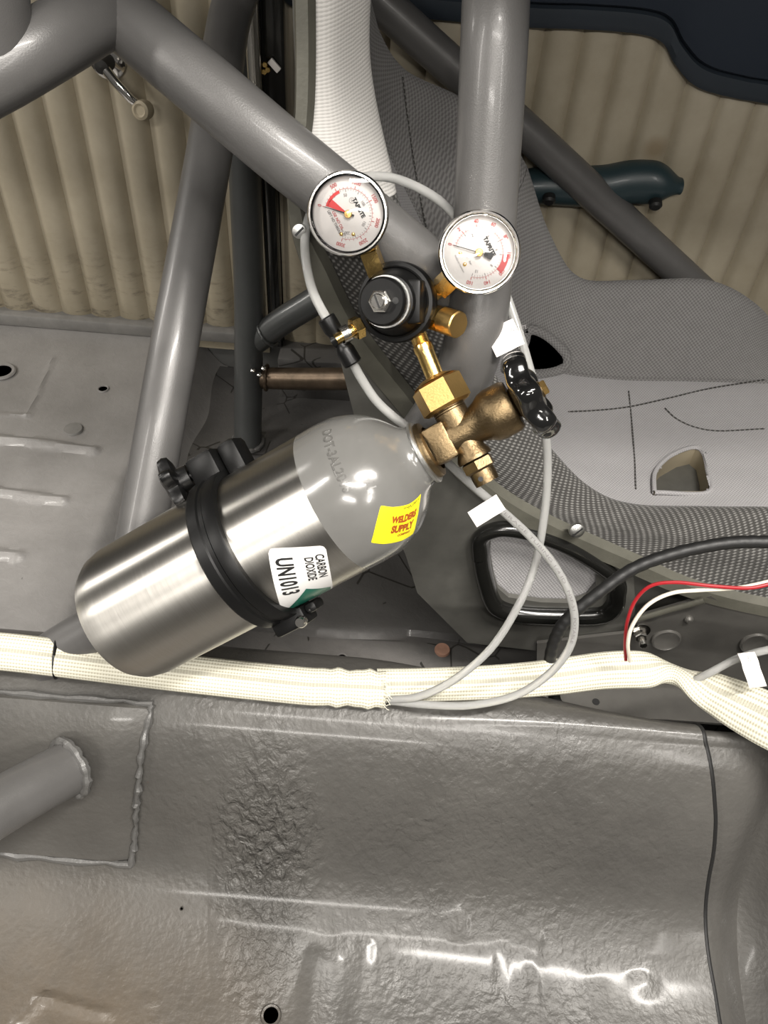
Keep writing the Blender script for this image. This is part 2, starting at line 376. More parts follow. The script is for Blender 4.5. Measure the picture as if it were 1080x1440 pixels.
def tun_at(px, py, off=0.):
    best = min(((abs(pix(tun(onY(px, py, tun(0, k/4).y).x, k/4))[1]-py), k/4) for k in range(4*44, 4*185)), key=lambda t_: t_[0])[1]
    return onY(px, py, tun(0, best).y).x, best
EDGE = sorted([(tun_at(x_, y_)[1], tun_at(x_, y_)[0]) for x_, y_ in ((984, 1043), (1000, 1090), (1005, 1150), (1000, 1210), (991, 1270), (993, 1330), (1003, 1390), (1010, 1438))])
EK = [(0, EDGE[0][1]+.006)]+EDGE+[(300, EDGE[-1][1]-.02)]
def edge_x(k):
    for a, b_ in zip(EK, EK[1:]):
        if a[0] <= k <= b_[0]: t_ = (k-a[0])/(b_[0]-a[0]+1e-9); return a[1]+(b_[1]-a[1])*t_
    return EK[-1][1]
rows = []
NX = 230
for i in range(NX+1):
    u = i/NX; r_ = []
    for k, p in enumerate(PR):
        q = PR[min(k+1, len(PR)-1)]-PR[max(k-1, 0)]; nrm = V((0, -q.z, q.y)).normalized()
        x = -1.0 + u*(1.0+(edge_x(k-2)+edge_x(k)+edge_x(k+2))/3); p = adj(x, p); y = p.y; h = 0
        if p.z < .03 and y < .4:
            for a, b_, w_, hh in RIDG:
                d = seg_d(x, y, a, b_)
                if d < w_: h += hh*(1-(d/w_)**2)**1.5
        for bx, by, br, bh in BUMPS:
            d2 = (x-bx)**2+(y-by)**2
            if y < .3 and d2 < br*br*4: h += bh*exp(-d2/(br*br)*2)
        r_.append((x, y+nrm.y*h, p.z+nrm.z*h))
    rows.append(r_)
o = obj('floor', grid(rows), 'floor', kind='structure', label='grey painted near floor rising into the transmission tunnel, thick wrinkled paint')
# the next sheet to the right, tucked a little under the first, with a deep valley
rows = []
for i in range(70):
    x = .27 + i/69*.65; r_ = []
    for k, p in enumerate(PR):
        q = PR[min(k+1, len(PR)-1)]-PR[max(k-1, 0)]; nrm = V((0, -q.z, q.y)).normalized(); p = adj(x, p)
        h = -.0055 - .026*exp(-((x-.384)/.02)**2) + .10*sm(.39, .64, x)
        r_.append((x, p.y+nrm.y*h, p.z+nrm.z*h))
    rows.append(r_)
obj('trim_1', grid(rows), 'floor', kind='structure', label='dark grey front section of the tunnel beyond the sheet edge')
ep = [tun((edge_x(k-2)+edge_x(k)+edge_x(k+2))/3+.0012, k, -.001) for k in range(30, 225, 2)]
obj('trim_3', tube(ep, .0022, 8), 'black_rubber', kind='structure', label='dark joint along the edge of the tunnel sheet')
# far foot floor with a cross step, and a trough sunk beside the seat mount to make the gap dark
rows = []
for i in range(150):
    x = -.36 + i/149*1.3; r_ = []
    for k in range(110):
        y = .47 + k/109*.73
        z = -.05 - .22*sm(.135, .165, x)*(1-sm(.54, .575, y)) + .004*sin(x*23)*sin(y*31)
        d = sqrt(((x+.05)/.085)**2+((y-.545)/.045)**2); z += .006*exp(-((d-1)/.12)**2)
        z += -.010*exp(-((y-.64-.02*x)/.004)**2)
        z += .03*sm(.66, .70, y)*0
        r_.append((x, y, z))
    rows.append(r_)
obj('floor', grid(rows), 'foot', kind='structure', label='grey far foot floor darkened for shade, with cracked sealer under the seat')
# raised rear pan with pressed ribs
PZ = .03
rp = lambda px, py: (onZ(px, py, PZ).x, onZ(px, py, PZ).y)
RIBS = [(rp(-260, 586), rp(132, 634), .010, .007), (rp(-260, 656), rp(88, 704), .010, .007), (rp(-260, 735), rp(26, 784), .010, .007)]
PATCH = [(rp(-10, 583), rp(38, 586), .004, .003), (rp(38, 586), rp(75, 505), .004, .003)]
rows = []
for i in range(170):
    u = i/169; r_ = []
    for k in range(150):
        y = .43 + k/149*.78
        xe = -.325+.0*y
        x = -1.0 + u*(1.0+xe+.02); z = PZ
        t = (x-(xe-.055))/.075
        z -= .085*sm(0, 1, t)
        for a, b_, w_, hh in RIBS+PATCH:
            d = seg_d(x, y, a, b_)
            if d < w_: z += hh*(1-(d/w_)**2)
        z += .0012*sin(x*31+y*9)*sin(y*27)
        r_.append((x, y, z))
    rows.append(r_)
obj('floor', grid(rows), 'pan', kind='structure', label='worn light grey rear floor pan with three pressed ribs')
obj('wall_far', rbox((-1.05, 1.215, -.3), (1.0, 1.235, 1.1), 0), 'roof_skin', kind='structure', smooth=False)
obj('wall_left', rbox((-1.06, .35, -.3), (-1.04, 1.22, .30), 0), 'roof_skin', kind='structure', smooth=False)
obj('ceiling', rbox((-1.05, .36, 1.10), (1.0, 1.22, 1.12), 0), 'roof_skin', kind='structure', smooth=False)
# sill strips along the far side
s = rbox((-1.0, 1.16, PZ), (-.20, 1.205, PZ+.022), .004)
obj('baseboard_far', s, 'sill_grey', kind='structure')
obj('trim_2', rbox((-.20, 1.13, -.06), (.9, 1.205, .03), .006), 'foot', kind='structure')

# ================================================================ DOOR CARDS WITH STITCHED PLEATS
YD = 1.185
def pleat(x0, x1, zb, zt, puff=.0165, ex=2.6):
    """one padded flute between two seams; zb/zt give its foot and head"""
    rows = []
    for j in range(13):
        u = j/12; x = x0+(x1-x0)*u; d = puff*(1-abs(2*u-1)**ex)
        t = zt(x); b_ = zb(x); r_ = []
        for k in range(15):
            v_ = k/14; e = min(1, min(v_, 1-v_)*14); r_.append((x, YD-d*(.35+.65*e), b_+(t-b_)*v_))
        rows.append(r_)
    return grid(rows)
t = thing('quarter_panel_card', 'beige pleated side trim left of the dark pillar, dirty along its foot', 'trim panel', (-.6, YD, .05))
obj('backing', rbox((-1.03, YD+.001, .0), (-.222, YD+.012, .80), 0), 'vinyl', t, smooth=False)
x = -1.02; pw = .0495
while x < -.23:
    obj('pleat', pleat(x, min(x+pw, -.224), lambda x: .04, lambda x: .62), 'vinyl', t); x += pw
obj('navy_band', rbox((-1.03, YD-.016, .60), (-.222, YD+.0, .66), .004), 'navy_trim', t, label='dark navy band above the pleats')
obj('upper_pad', rbox((-1.03, YD-.012, .66), (-.222, YD+.0, .80), .006), 'beige_inner', t, label='beige upper pad')

door = thing('door_card', 'beige pleated door panel with navy top pad behind the seat', 'door panel', (.35, YD, .05))
TOPL = [(-.19, .548), (.10, .545), (.20, .548), (.27, .548), (.305, .540), (.33, .515), (.365, .492), (.42, .482), (.50, .475), (.95, .43)]
TC = cr([(x, 0, z) for x, z in TOPL], 10)
def topz(x):
    for a, b_ in zip(TC, TC[1:]):
        if a.x <= x <= b_.x: return a.z+(b_.z-a.z)*(x-a.x)/(b_.x-a.x+1e-9)
    return TC[-1].z
obj('backing', rbox((-.195, YD+.001, .0), (.95, YD+.012, .80), 0), 'vinyl', door, smooth=False)
x = -.19
while x < .93:
    obj('pleat', pleat(x, x+pw, lambda x: .03, topz, .012, 3.4), 'vinyl', door); x += pw
rows = []
for p in TC:
    z = topz(p.x); rows.append([(p.x, YD+.0, z-.006), (p.x, YD-.016, z-.005), (p.x, YD-.021, z+.004), (p.x, YD-.021, z+.018), (p.x, YD-.014, z+.022)])
obj('piping', grid(rows), 'navy_trim', door, label='charcoal edging strip between pleats and navy pad')
rows = []
for p in TC:
    z = topz(p.x); rows.append([(p.x, YD-.012, z+.02), (p.x, YD-.026, z+.026), (p.x, YD-.034, z+.05), (p.x, YD-.036, z+.12), (p.x, YD-.03, z+.3), (p.x, YD+.0, z+.31)])
obj('upper_pad', grid(rows), 'navy', door, label='navy blue padded door top')
# armrest / pull handle on the door card
al = [onY(*q, YD-.03) for q in ((700, 272), (745, 262), (800, 262), (850, 262), (890, 256), (930, 258), (957, 262))]
def arm_w(k): return .030*(1-.65*sm(.75, 1, k))*(.75+.25*sm(0, .6, k))
ar = obj('armrest', tube(cr(al, 8), .02, 18, flat=(arm_w, lambda k: .026*(1-.4*sm(.8, 1, k))), upv=(0, -1, 0)), 'teal_vinyl', door, label='dark teal padded pull handle')
for q in ((772, 283), (922, 290)):
    obj('mount_cap', xf(lathe([(1e-5, .003), (.006, .003), (.009, 0), (.009, -.008)], 18), frame(onY(*q, YD-.062), (0, -1, -.5))), 'black_rubber', ar)

# window winder on the quarter panel
cr_c = onY(148, 88, YD-.03); cr_k = onY(205, 152, YD-.045)
wn = thing('window_crank', 'chrome window winder with a round beige knob on the pleated trim', 'window crank', cr_c)
obj('escutcheon', xf(lathe([(1e-5, .004), (.018, .004), (.024, 0), (.024, -.012), (.0225, -.012), (.0225, -.001)], 32), frame(cr_c+V((0, .008, 0)), (0, -1, 0))), 'chrome', wn)
obj('spindle_cap', xf(lathe([(1e-5, .02), (.009, .018), (.012, .008), (.012, -.01)], 24), frame(cr_c, (0, -1, 0))), 'dark_steel', wn)
obj('arm', tube([cr_c+V((0, -.012, 0)), cr_c.lerp(cr_k, .3)+V((0, -.016, 0)), cr_c.lerp(cr_k, .7)+V((0, -.016, 0)), cr_k+V((0, -.004, 0))], .01, 14, flat=(lambda k: .0075-.002*k, lambda k: .005), upv=(0, -1, 0)), 'chrome', wn)
kb = obj('knob', xf(lathe([(1e-5, .012), (.006, .012), (.0085, .014), (.012, .012), (.0135, .004), (.012, -.004), (1e-5, -.004)], 28), frame(cr_k+V((0, -.006, 0)), (-.25, -1, .25))), 'beige_inner', wn)

# pillar: black seal, chrome upright, latch bits
pl = thing('door_pillar', 'black door pillar with bright vertical rail between the two pleated panels', 'pillar', (-.2, 1.17, 0))
xa, xb = onY(367, 60, 1.08).x, onY(401, 60, 1.08).x
obj('pillar_face', rbox((xa, 1.08, .36), (xb, 1.2, .9), .006), 'rubber_gloss', pl)
obj('pillar_foot', rbox((-.212, 1.16, .03), (-.196, 1.2, .40), .004), 'rubber_gloss', pl)
obj('chrome_rail', tube([onY(351, -60, 1.07), onY(354, 30, 1.07), onY(359, 120, 1.07), onY(362, 190, 1.07)], .0092, 18), 'steel', pl, label='bright polished vertical rail')
obj('latch_plate', xf(rbox((-.004, -.008, -.002), (.004, .008, .002), .001), frame(onY(386, 92, 1.076), (0, -1, 0))), 'paper', pl)
for q in ((373, 90), (377, 97), (372, 100)):
    obj('latch_screw', xf(hexa(.0035, 0, .004), frame(onY(*q, 1.076), (0, -1, 0))), 'brass', pl)

# ================================================================ ROLL CAGE
cage = thing('roll_cage', 'grey painted welded tube roll cage running in front of the seat', 'roll cage', (-.25, .42, .2))
RB = .0222
def ct(pts, r=RB, mat='tube_paint', label=None, n=10, name='cage_tube'): return obj(name, tube(cr(pts, n), r, 32), mat, cage, label=label)
ct([P(-250, -330, .53), P(60, -70, .550), P(144, 0, .556), P(272, 108, .556), P(400, 216, .562), P(520, 313, .585), P(620, 395, .61), P(690, 450, .625)], label='long diagonal tube crossing from upper left behind the gauges')
ct([P(712, -420, .48), P(700, -90, .53), P(695, 60, .535), P(685, 250, .565), P(678, 380, .59), P(668, 470, .605), P(648, 535, .628), P(608, 600, .65), P(560, 655, .66), P(440, 720, .68), P(300, 795, .70), P(122, 893, .735), P(62, 930, .752)], label='tube coming down on the right and bending behind the gas cylinder')
ct([P(372, -360, .93), P(342, -60, .87), P(320, 40, .86), P(297, 200, .80), P(250, 460, .765), P(205, 715, .755), P(172, 905, .752)], label='steep tube behind the diagonal, ending under the gas cylinder')
fb = V((-.232, 1.0, -.05))
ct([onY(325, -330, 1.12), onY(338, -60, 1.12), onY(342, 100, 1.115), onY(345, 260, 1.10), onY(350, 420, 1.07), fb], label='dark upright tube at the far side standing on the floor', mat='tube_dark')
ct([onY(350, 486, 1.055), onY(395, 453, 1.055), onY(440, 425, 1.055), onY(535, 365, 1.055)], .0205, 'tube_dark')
ct([onY(350, 531, 1.045), onY(440, 533, 1.02), onY(600, 531, .98)], .0172, 'bare_steel', label='unpainted bare steel cross tube with heat tint')
ct([onY(330, -190, 1.138), onY(480, -48, 1.138), onY(600, 62, 1.138), onY(740, 185, 1.138), onY(860, 295, 1.138), onY(1010, 432, 1.138)], .0232, 'tube_paint', label='door bar tube crossing the pleated door card')
ct([P(-520, 360, .48), P(-140, 170, .50), P(-22, 112, .51), P(60, 66, .52), P(150, 14, .553)], .0222, label='short tube in the upper left corner')
ct([P(-70, -420, .42), P(-32, -120, .46), P(-18, -40, .48), P(-5, 92, .513)], .0225)
ct([P(-560, 1430, .48), P(-190, 1226, .60), P(-60, 1168, .64), P(20, 1122, .675), P(98, 1080, .715)], .0235, label='tube at lower left welded to the tunnel plate')
random.seed(5)
def weld_ring(c, ax, r, rr=.0032, a0=0, a1=2*pi, name='weld_bead', mat='weld', par=None, squash=1.):
    m_ = frame(c, ax); n = 44; path = []
    for i in range(n+1):
        a = a0+(a1-a0)*i/n; path.append(m_ @ V(((r+random.uniform(-.0006, .0006))*cos(a), (r*squash)*sin(a), random.uniform(-.0006, .0006))))
    return obj(name, tube(path, lambda k: rr*(1+.18*sin(k*n*1.9)), 8), mat, par or cage)
weld_ring(P(98, 1080, .715), P(98, 1080, .715)-P(20, 1122, .675), .0248, .004)
weld_ring(P(640, 412, .612), P(690, 450, .625)-P(600, 380, .60), .0235, .0035)
weld_ring(fb+V((0, 0, .004)), (0, 0, 1), .0245, .004)
weld_ring(onY(375, 531, 1.038), (1, 0, 0), .0185, .003, mat='bare_steel')
weld_ring(onY(376, 468, 1.055), onY(440, 425, 1.055)-onY(350, 486, 1.055), .0215, .003, mat='tube_dark')
for q in ((356, 521), (365, 527), (371, 518)):
    obj('weld_bead', xf(lathe([(1e-5, .004), (.003, .003), (.004, 0), (.003, -.003)], 10), frame(onY(*q, 1.013), -FW)), 'steel', cage)

# plate welded on the tunnel under the lower-left tube
pt = thing('mount_plate', 'grey steel plate with lumpy weld edges on the tunnel at lower left', 'plate', (-.3, .33, .1))
xr1, k1 = tun_at(216, 990); xr2, k2 = tun_at(187, 1213)
rows = []
for i in range(30):
    u = i/29; r_ = []
    for k in range(34):
        v_ = k/33; kk = k2+(k1-k2)*v_; xr = xr2+(xr1-xr2)*v_; x = -.75+(xr+.75)*u
        e = 1 if 0 < k < 33 and i < 29 else 0; r_.append(tun(x, kk, .0015+.0065*e))
    rows.append(r_)
obj('plate', grid(rows), 'floor', pt)
def bead(pts, r=.0028, mat='weld'):
    path = [];
    for p in cr(pts, 9): path.append(V(p)+V((random.uniform(-1, 1), random.uniform(-1, 1), random.uniform(-1, 1)))*.0009)
    n = len(path); return obj('weld_bead', tube(path, lambda k: r*(1+.3*sin(k*n*1.4)+.15*sin(k*n*.37)), 8), mat, pt)
bead([tun(xr2+(xr1-xr2)*v_, k2+(k1-k2)*v_, .005) for v_ in (0, .2, .4, .6, .8, 1)])
bead([tun(-.75+(xr2+.75)*u, k2, .004) for u in (0, .25, .5, .65, .8, 1)], .0034)
bead([tun(-.75+(xr1+.75)*u, k1, .004) for u in (0, .25, .5, .65, .8, 1)])

# ---------------------------------------------------------------- plugs, holes and studs of the floors
def disc(name, label, cat, c, ax, r, mat, rim=None, thick=.003, dark=False):
    o_ = thing(name, label, cat, c)
    if dark:
        obj('rim', xf(lathe([(r*.75, -.002), (r*.8, .0012), (r, .0016), (r*1.12, 0), (r*1.1, -.002)], 28), frame(c, ax)), rim or mat, o_)
        obj('opening', xf(lathe([(1e-5, -.0002), (r*.78, -.0002), (r*.78, -.002)], 28), frame(c, ax)), 'void', o_)
    else:
        obj('cap', xf(lathe([(1e-5, thick), (r*.5, thick*.9), (r*.9, thick*.8), (r, 0), (r, -.002)], 28), frame(c, ax)), mat, o_)
    return o_
disc('floor_plug', 'pale round plug on the rear pan above the ribs', 'plug', onZ(103, 604, PZ+.001), (0, 0, 1), .0145, 'sill_grey')
disc('drain_hole', 'dark oval drain hole on the rear pan near the steep tube', 'hole', onZ(145, 547, PZ+.0015), (0, 0, 1), .0085, 'pan', dark=True)
disc('drain_hole', 'round dark hole in the foot floor just behind the sleeve', 'hole', onZ(481, 926, -.043), (0, 0, 1), .0075, 'foot', dark=True)
cp = disc('floor_plug', 'copper coloured scraped plug in the foot floor beside the seat shell', 'plug', onZ(622, 914, -.048), (0, 0, 1), .0105, 'copper_cap')
disc('drain_hole', 'threaded hole in the near floor at the bottom edge of the photo', 'hole', onZ(381, 1428, .0015), (0, 0, 1), .0085, 'floor', dark=True)
disc('drain_hole', 'large dark opening in the rear pan at the left edge of the photo', 'hole', onZ(2, 522, PZ+.003), (0, 0, 1), .02, 'pan', dark=True)
x_, k_ = tun_at(256, 1278)
disc('paint_hole', 'tiny black pinhole in the tunnel foot', 'hole', tun(x_, k_, .0008), (0, -.5, .8), .0016, 'floor', dark=True)
e_ = (.342, .2, .006); c = onZ(1003, 1393, .0)
disc('floor_rivet', 'small dark rivet beside the sheet edge at lower right', 'rivet', onZ(1004, 1393, -.004), (0, 0, 1), .0035, 'dark_steel')

# ================================================================ SEAT
seat = thing('racing_seat', 'grey cloth racing bucket seat with high bolsters facing right', 'seat', (.2, .84, -.03))
CREST = [(-.05, .90), (-.042, .80), (-.036, .70), (-.032, .635), (-.006, .560), (.018, .508), (.06, .445), (.118, .380), (.168, .318), (.215, .274), (.262, .257), (.34, .262), (.43, .266), (.52, .235), (.60, .19), (.66, .135), (.68, .06)]
CENT = [(-.085, .90), (-.082, .80), (-.078, .70), (-.074, .62), (-.068, .54), (-.045, .455), (-.005, .37), (.042, .287), (.09, .215), (.145, .158), (.22, .128), (.32, .12), (.43, .128), (.52, .14), (.60, .15), (.66, .125), (.68, .055)]
FLN = [(-.088, .90), (-.084, .80), (-.080, .70), (-.079, .635), (-.083, .572), (-.068, .52), (-.041, .466), (.012, .395), (.055, .34), (.105, .292), (.165, .262), (.25, .222), (.34, .182), (.44, .160), (.56, .15), (.645, .10), (.67, .04)]
YCN = [.72, .715, .70, .675, .635, .62, .62, .62, .62, .62, .62, .62, .62, .62, .62, .62, .62]
YCF = [.96, .965, .98, .99, 1.01, 1.04, 1.06, 1.06, 1.06, 1.06, 1.06, 1.06, 1.06, 1.06, 1.06, 1.06, 1.06]
YFN = [.63, .625, .61, .595, .575, .57, .57, .57, .57, .57, .57, .57, .57, .57, .57, .57, .57]
NS = len(CREST)
CRF = [onY(*q) for q in ((470, -150, .95), (485, -100, .955), (500, -50, .965), (515, -5, .98), (533, 55, 1.0), (570, 106, 1.03), (643, 143, 1.06), (700, 180, 1.065), (737, 240, 1.065), (770, 335, 1.065), (815, 398, 1.065), (900, 403, 1.065), (1000, 403, 1.065), (1070, 440, 1.065), (1110, 500, 1.065))]+[V((.66, 1.065, .135)), V((.68, 1.065, .06))]
def sect(i):
    """outer flange, crest, inner foot on the near side, seat centre, then the far side"""
    c, m_, f_ = CREST[i], CENT[i], FLN[i]; yn, yf, yo = YCN[i], YCF[i], YFN[i]; w_ = yf-yn
    mid = lambda a, b_, t: a+(b_-a)*t
    near = [V((f_[0], yo, f_[1])), V((mid(f_[0], c[0], .55), yo+(yn-yo)*.25, mid(f_[1], c[1], .62))), V((c[0], yn, c[1])),
            V((mid(c[0], m_[0], .35), yn+w_*.075, mid(c[1], m_[1], .35))), V((mid(c[0], m_[0], .85), yn+w_*.15, mid(c[1], m_[1], .85)))]
    cen = [V((mid(c[0], m_[0], .85), yn+w_*.15, mid(c[1], m_[1], .85))), V((m_[0], yn+w_*.32, m_[1])), V((m_[0], yn+w_*.5, m_[1])), V((m_[0], yf-w_*.32, m_[1])), V((mid(c[0], m_[0], .85), yf-w_*.15, mid(c[1], m_[1], .85)))]
    sp = 1.0
    ox = mid(c[0], f_[0], .8); oz = mid(c[1], f_[1], .8)
    q_ = CRF[i]; far = [V((mid(c[0], m_[0], .85), yf-w_*.15, mid(c[1], m_[1], .85))), V((mid(q_.x, m_[0], .35), q_.y-w_*.075, mid(q_.z, m_[1], .35))), q_.copy(), q_+V((-.012, .018, -.012)), q_+V((-.03, .028, -.05))]
    return near, cen, far
def loft(secs, nu, nv, puff=0.):
    rails = list(zip(*secs)); rails = [cr(r_, nu) for r_ in rails]; rows = []
    for s_ in zip(*rails): rows.append(cr(list(s_), nv))
    if puff:
        n, m = len(rows), len(rows[0])
        out = []
        for i in range(n):
            r_ = []
            for j in range(m):
                a = rows[min(i+1, n-1)][j]-rows[max(i-1, 0)][j]; b_ = rows[i][min(j+1, m-1)]-rows[i][max(j-1, 0)]; nn = a.cross(b_)
                nn = nn.normalized() if nn.length > 1e-12 else V((0, 0, 1))
                v_ = j/(m-1); r_.append(rows[i][j]+nn*puff*(1-abs(2*v_-1)**8))
            out.append(r_)
        rows = out
    return rows
S = [sect(i) for i in range(NS)]
def panel(name, secs, mat, label=None, puff=.004, nu=8, nv=7, hole=None, seams=None):
    rows = loft(secs, nu, nv, puff)
    if seams:
        for i, r_ in enumerate(rows):
            for j in range(len(r_)):
                pass
    vf = grid(rows)
    if hole:
        fs = []
        for f_ in vf[1]:
            c_ = sum((V(vf[0][k]) for k in f_), V())/4
            if not hole(c_): fs.append(f_)
        vf = (vf[0], fs, vf[2])
    return obj(name, vf, mat, seat, label=label)
def inpoly(p, poly):
    x, y = p; r_ = False; n = len(poly)
    for i in range(n):
        x1, y1 = poly[i]; x2, y2 = poly[(i+1) % n]
        if (y1 > y) != (y2 > y) and x < (x2-x1)*(y-y1)/(y2-y1)+x1: r_ = not r_
    return r_
SG = -1.0
panel('headrest_wing', [s_[0] for s_ in S[:5]], 'fab_lines_lit', 'finely lined cloth on the upper near wing, paled as if brightly lit', -.005)  # painted bright down to where a cage tube's shadow begins
panel('near_bolster', [s_[0] for s_ in S[4:]], 'fab_coarse', 'coarse dark knit cloth bolster nearest the camera', -.005, 10, 9)
panel('backrest', [s_[1] for s_ in S[:9]], 'fab_lit', None, .004)  # lighter cloth colour stands in for light on the back
# seat cushion with a real strap slot
slot_px = [(917, 700), (918, 672), (935, 652), (958, 640), (976, 637), (986, 646), (991, 668), (992, 700)]
slot = [(onZ(x, y, .118).x, onZ(x, y, .118).y) for x, y in slot_px]
cush = loft([s_[1] for s_ in S[8:]], 22, 26, .004)
CU = grid(cush)
keep = [f_ for f_ in CU[1] if not inpoly((sum(CU[0][k].x for k in f_)/4, sum(CU[0][k].y for k in f_)/4), slot)]
obj('cushion', (CU[0], keep, CU[2]), 'fab_lit', seat, label='grey cloth seat cushion brightened as if lit, with a strap slot')
sl = [V((x, y, .126)) for x, y in slot]; n_ = len(sl)
obj('slot_lining', grid([[p+V((0, 0, .004)) for p in sl], [p+V((0, 0, -.075)) for p in sl]], True), 'beige_inner', seat, label='beige foam edge inside the strap slot')
obj('slot_trim', tube([p+V((0, 0, .002)) for p in cr(sl+[sl[0]], 6)], .003, 8, cap=False), 'fab_lit', seat)
panel('far_backrest_bolster', [s_[2] for s_ in S[:9]], 'fab_mid', None, .004)
panel('far_bolster', [s_[2] for s_ in S[8:]], 'fab_mid', 'grey far hip bolster beside the door, darkened for shade', .004)
# welted seams
def seam(pts, r=.0016, mat='fab_mid', off=(0, 0, .0)): return obj('seam', tube(cr([V(p)+V(off) for p in pts], 7), r, 8), mat, seat)
seam([s_[1][0] for s_ in S], .003); seam([s_[1][4] for s_ in S], .003); seam([s_[1][1] for s_ in S[:10]], .0022)
# belt slot low in the far side of the back, with a padded rim
from mathutils.bvhtree import BVHTree
def on_cloth(x, y, lift=.003):
    best = None; dr = ray(x, y).normalized()
    for o_ in seat.children:
        if o_.name.split('.')[0] in ('backrest', 'cushion', 'far_bolster', 'far_backrest_bolster'):
            h = BVHTree.FromPolygons([v.co for v in o_.data.vertices], [tuple(p.vertices) for p in o_.data.polygons]).ray_cast(C0, dr)
            if h[0] is not None and (best is None or h[3] < best[1]): best = (h[0], h[3])
    return best[0]-dr*lift if best else onY(x, y, .97)
bp = [on_cloth(x, y) for x, y in ((740, 466), (752, 464), (768, 472), (785, 486), (797, 502), (793, 516), (770, 524), (745, 524), (738, 500))]
obj('belt_slot', (bp+[p+V((-.004, -.004, 0)) for p in bp], [tuple(range(9)), tuple(range(9, 18))]), 'void', seat, smooth=False, label='black harness slot low in the backrest')
obj('slot_rim', tube(cr(bp+[bp[0]], 6), .0075, 12, cap=False), 'fab_mid', seat)
for L_ in (((566, 108), (571, 150), (580, 215), (592, 285), (604, 340)), ((799, 579), (840, 577), (885, 572), (940, 560), (1000, 546), (1075, 534)), ((884, 550), (888, 590), (892, 640), (894, 688)), ((935, 574), (950, 588), (975, 600), (1010, 606), (1075, 603))):
    pts_ = [on_cloth(x, y, .0004) for x, y in L_]; obj('seam', tube(cr(pts_, 6), .0011, 8), 'fab_coarse', seat)
# composite shell: flange strip, near side plate with the lap belt window, back skin
def offs(i, d, yy): a = V((FLN[min(i+1, NS-1)][0]-FLN[max(i-1, 0)][0], 0, FLN[min(i+1, NS-1)][1]-FLN[max(i-1, 0)][1])).normalized(); n_ = V((-a.z, 0, a.x)); return V((FLN[i][0], yy, FLN[i][1]))-n_*d*-1
rows = []
for i in range(NS):
    yo = YFN[i]; a = offs(i, .002, yo-.002); sgn = 1 if i > 0 else 1
    f_ = V((FLN[i][0], 0, FLN[i][1])); j0, j1 = max(i-1, 0), min(i+1, NS-1); tdir = V((FLN[j1][0]-FLN[j0][0], 0, FLN[j1][1]-FLN[j0][1])).normalized(); out = V((tdir.z, 0, -tdir.x))
    if out.x > 0: out = -out
    f_ = f_-out*(.004 if i < 5 else .010 if i < 8 else .010 if i < 10 else .004); fo = .55 if i < 5 else 1
    rows.append([f_+V((0, yo+.004, 0))-out*.004, f_+V((0, yo-.006, 0)), f_+out*.014*fo+V((0, yo-.008, 0)), f_+out*.017*fo+V((0, yo-.004, 0)), f_+out*.017*fo+V((0, yo+.02, 0))])
rr = [cr(list(r_), 6) for r_ in zip(*rows)]
obj('shell_flange', grid([list(r_) for r_ in zip(*rr)]), 'flange_olive', seat, label='olive grey shell flange the cloth is fixed to')
sx = lambda x, y: (onY(x, y, .572).x, onY(x, y, .572).z)
outer = [sx(*q) for q in ((470, 470), (545, 552), (600, 612), (650, 672), (705, 710), (765, 742), (830, 768), (890, 797), (893, 845), (890, 896), (860, 908), (763, 914), (657, 902), (587, 832), (572, 783), (500, 590))]
inner = [sx(*q) for q in ((690, 755), (695, 750), (702, 746), (715, 744), (740, 746), (770, 758), (800, 775), (838, 805), (838, 822), (825, 838), (800, 846), (760, 845), (715, 838), (700, 825), (694, 805), (689, 775))]
obj('side_plate', xf(poly_prism([(a, b_) for a, b_ in outer], 0, .006, inner), Matrix(((1, 0, 0, 0), (0, 0, 1, .570), (0, 1, 0, 0), (0, 0, 0, 1)))), 'shell_grey', seat, smooth=False, label='smooth dark grey composite side of the shell')
ir = [V((a, .566, b_)) for a, b_ in [sx(*q) for q in ((676, 775), (676, 752), (690, 741), (715, 738), (760, 748), (810, 770), (862, 806), (866, 830), (862, 846), (845, 858), (800, 860), (740, 858), (704, 850), (690, 835), (680, 800))]]
obj('window_seal', tube(cr(ir+[ir[0]], 8), .0085, 14, cap=False, flat=(lambda k: .0085, lambda k: .011)), 'rubber_gloss', seat, label='black rubber seal round the lap belt window')
ci = V((sum(p[0] for p in inner)/len(inner), sum(p[1] for p in inner)/len(inner)))
wc = [(ci.x+(a-ci.x)*1.10, ci.y+(b_-ci.y)*1.10) for a, b_ in inner]
wv = [V((a, .5785, b_)) for a, b_ in wc]+[V((ci.x, .5785, ci.y))]
obj('window_cloth', (wv, [(k, (k+1) % len(wc), len(wc)) for k in range(len(wc))], [(p.x, p.z) for p in wv]), 'fab_lit', seat, label='grey cloth seen through the belt window, brightened as if lit')
rows = []
for i in range(NS):
    c_ = CENT[i]; j0, j1 = max(i-1, 0), min(i+1, NS-1); td = V((CENT[j1][0]-CENT[j0][0], 0, CENT[j1][1]-CENT[j0][1])).normalized(); out = V((td.z, 0, -td.x)); out = out if out.z < 0 or (abs(out.z) < .3 and out.x < 0) else -out
    b_ = V((c_[0], 0, c_[1]))+out*(.012 if i < 9 else .03); yo = YFN[i]+.012; yf = YCF[i]+.02; f_ = V((FLN[i][0], yo, FLN[i][1])); g_ = V((FLN[i][0], yf, FLN[i][1]-.03))
    rows.append([f_, b_+V((0, yo+.008, 0)), b_+V((0, yo+.05, 0)), b_+V((0, (yo+yf)/2, 0)), b_+V((0, yf-.04, 0)), b_+V((0, yf-.008, 0)), CRF[i]+V((-.03, .028, -.05))])
rr = [cr(list(r_), 5) for r_ in zip(*rows)]
obj('shell', grid([list(r_) for r_ in zip(*rr)]), 'shell_grey', seat)
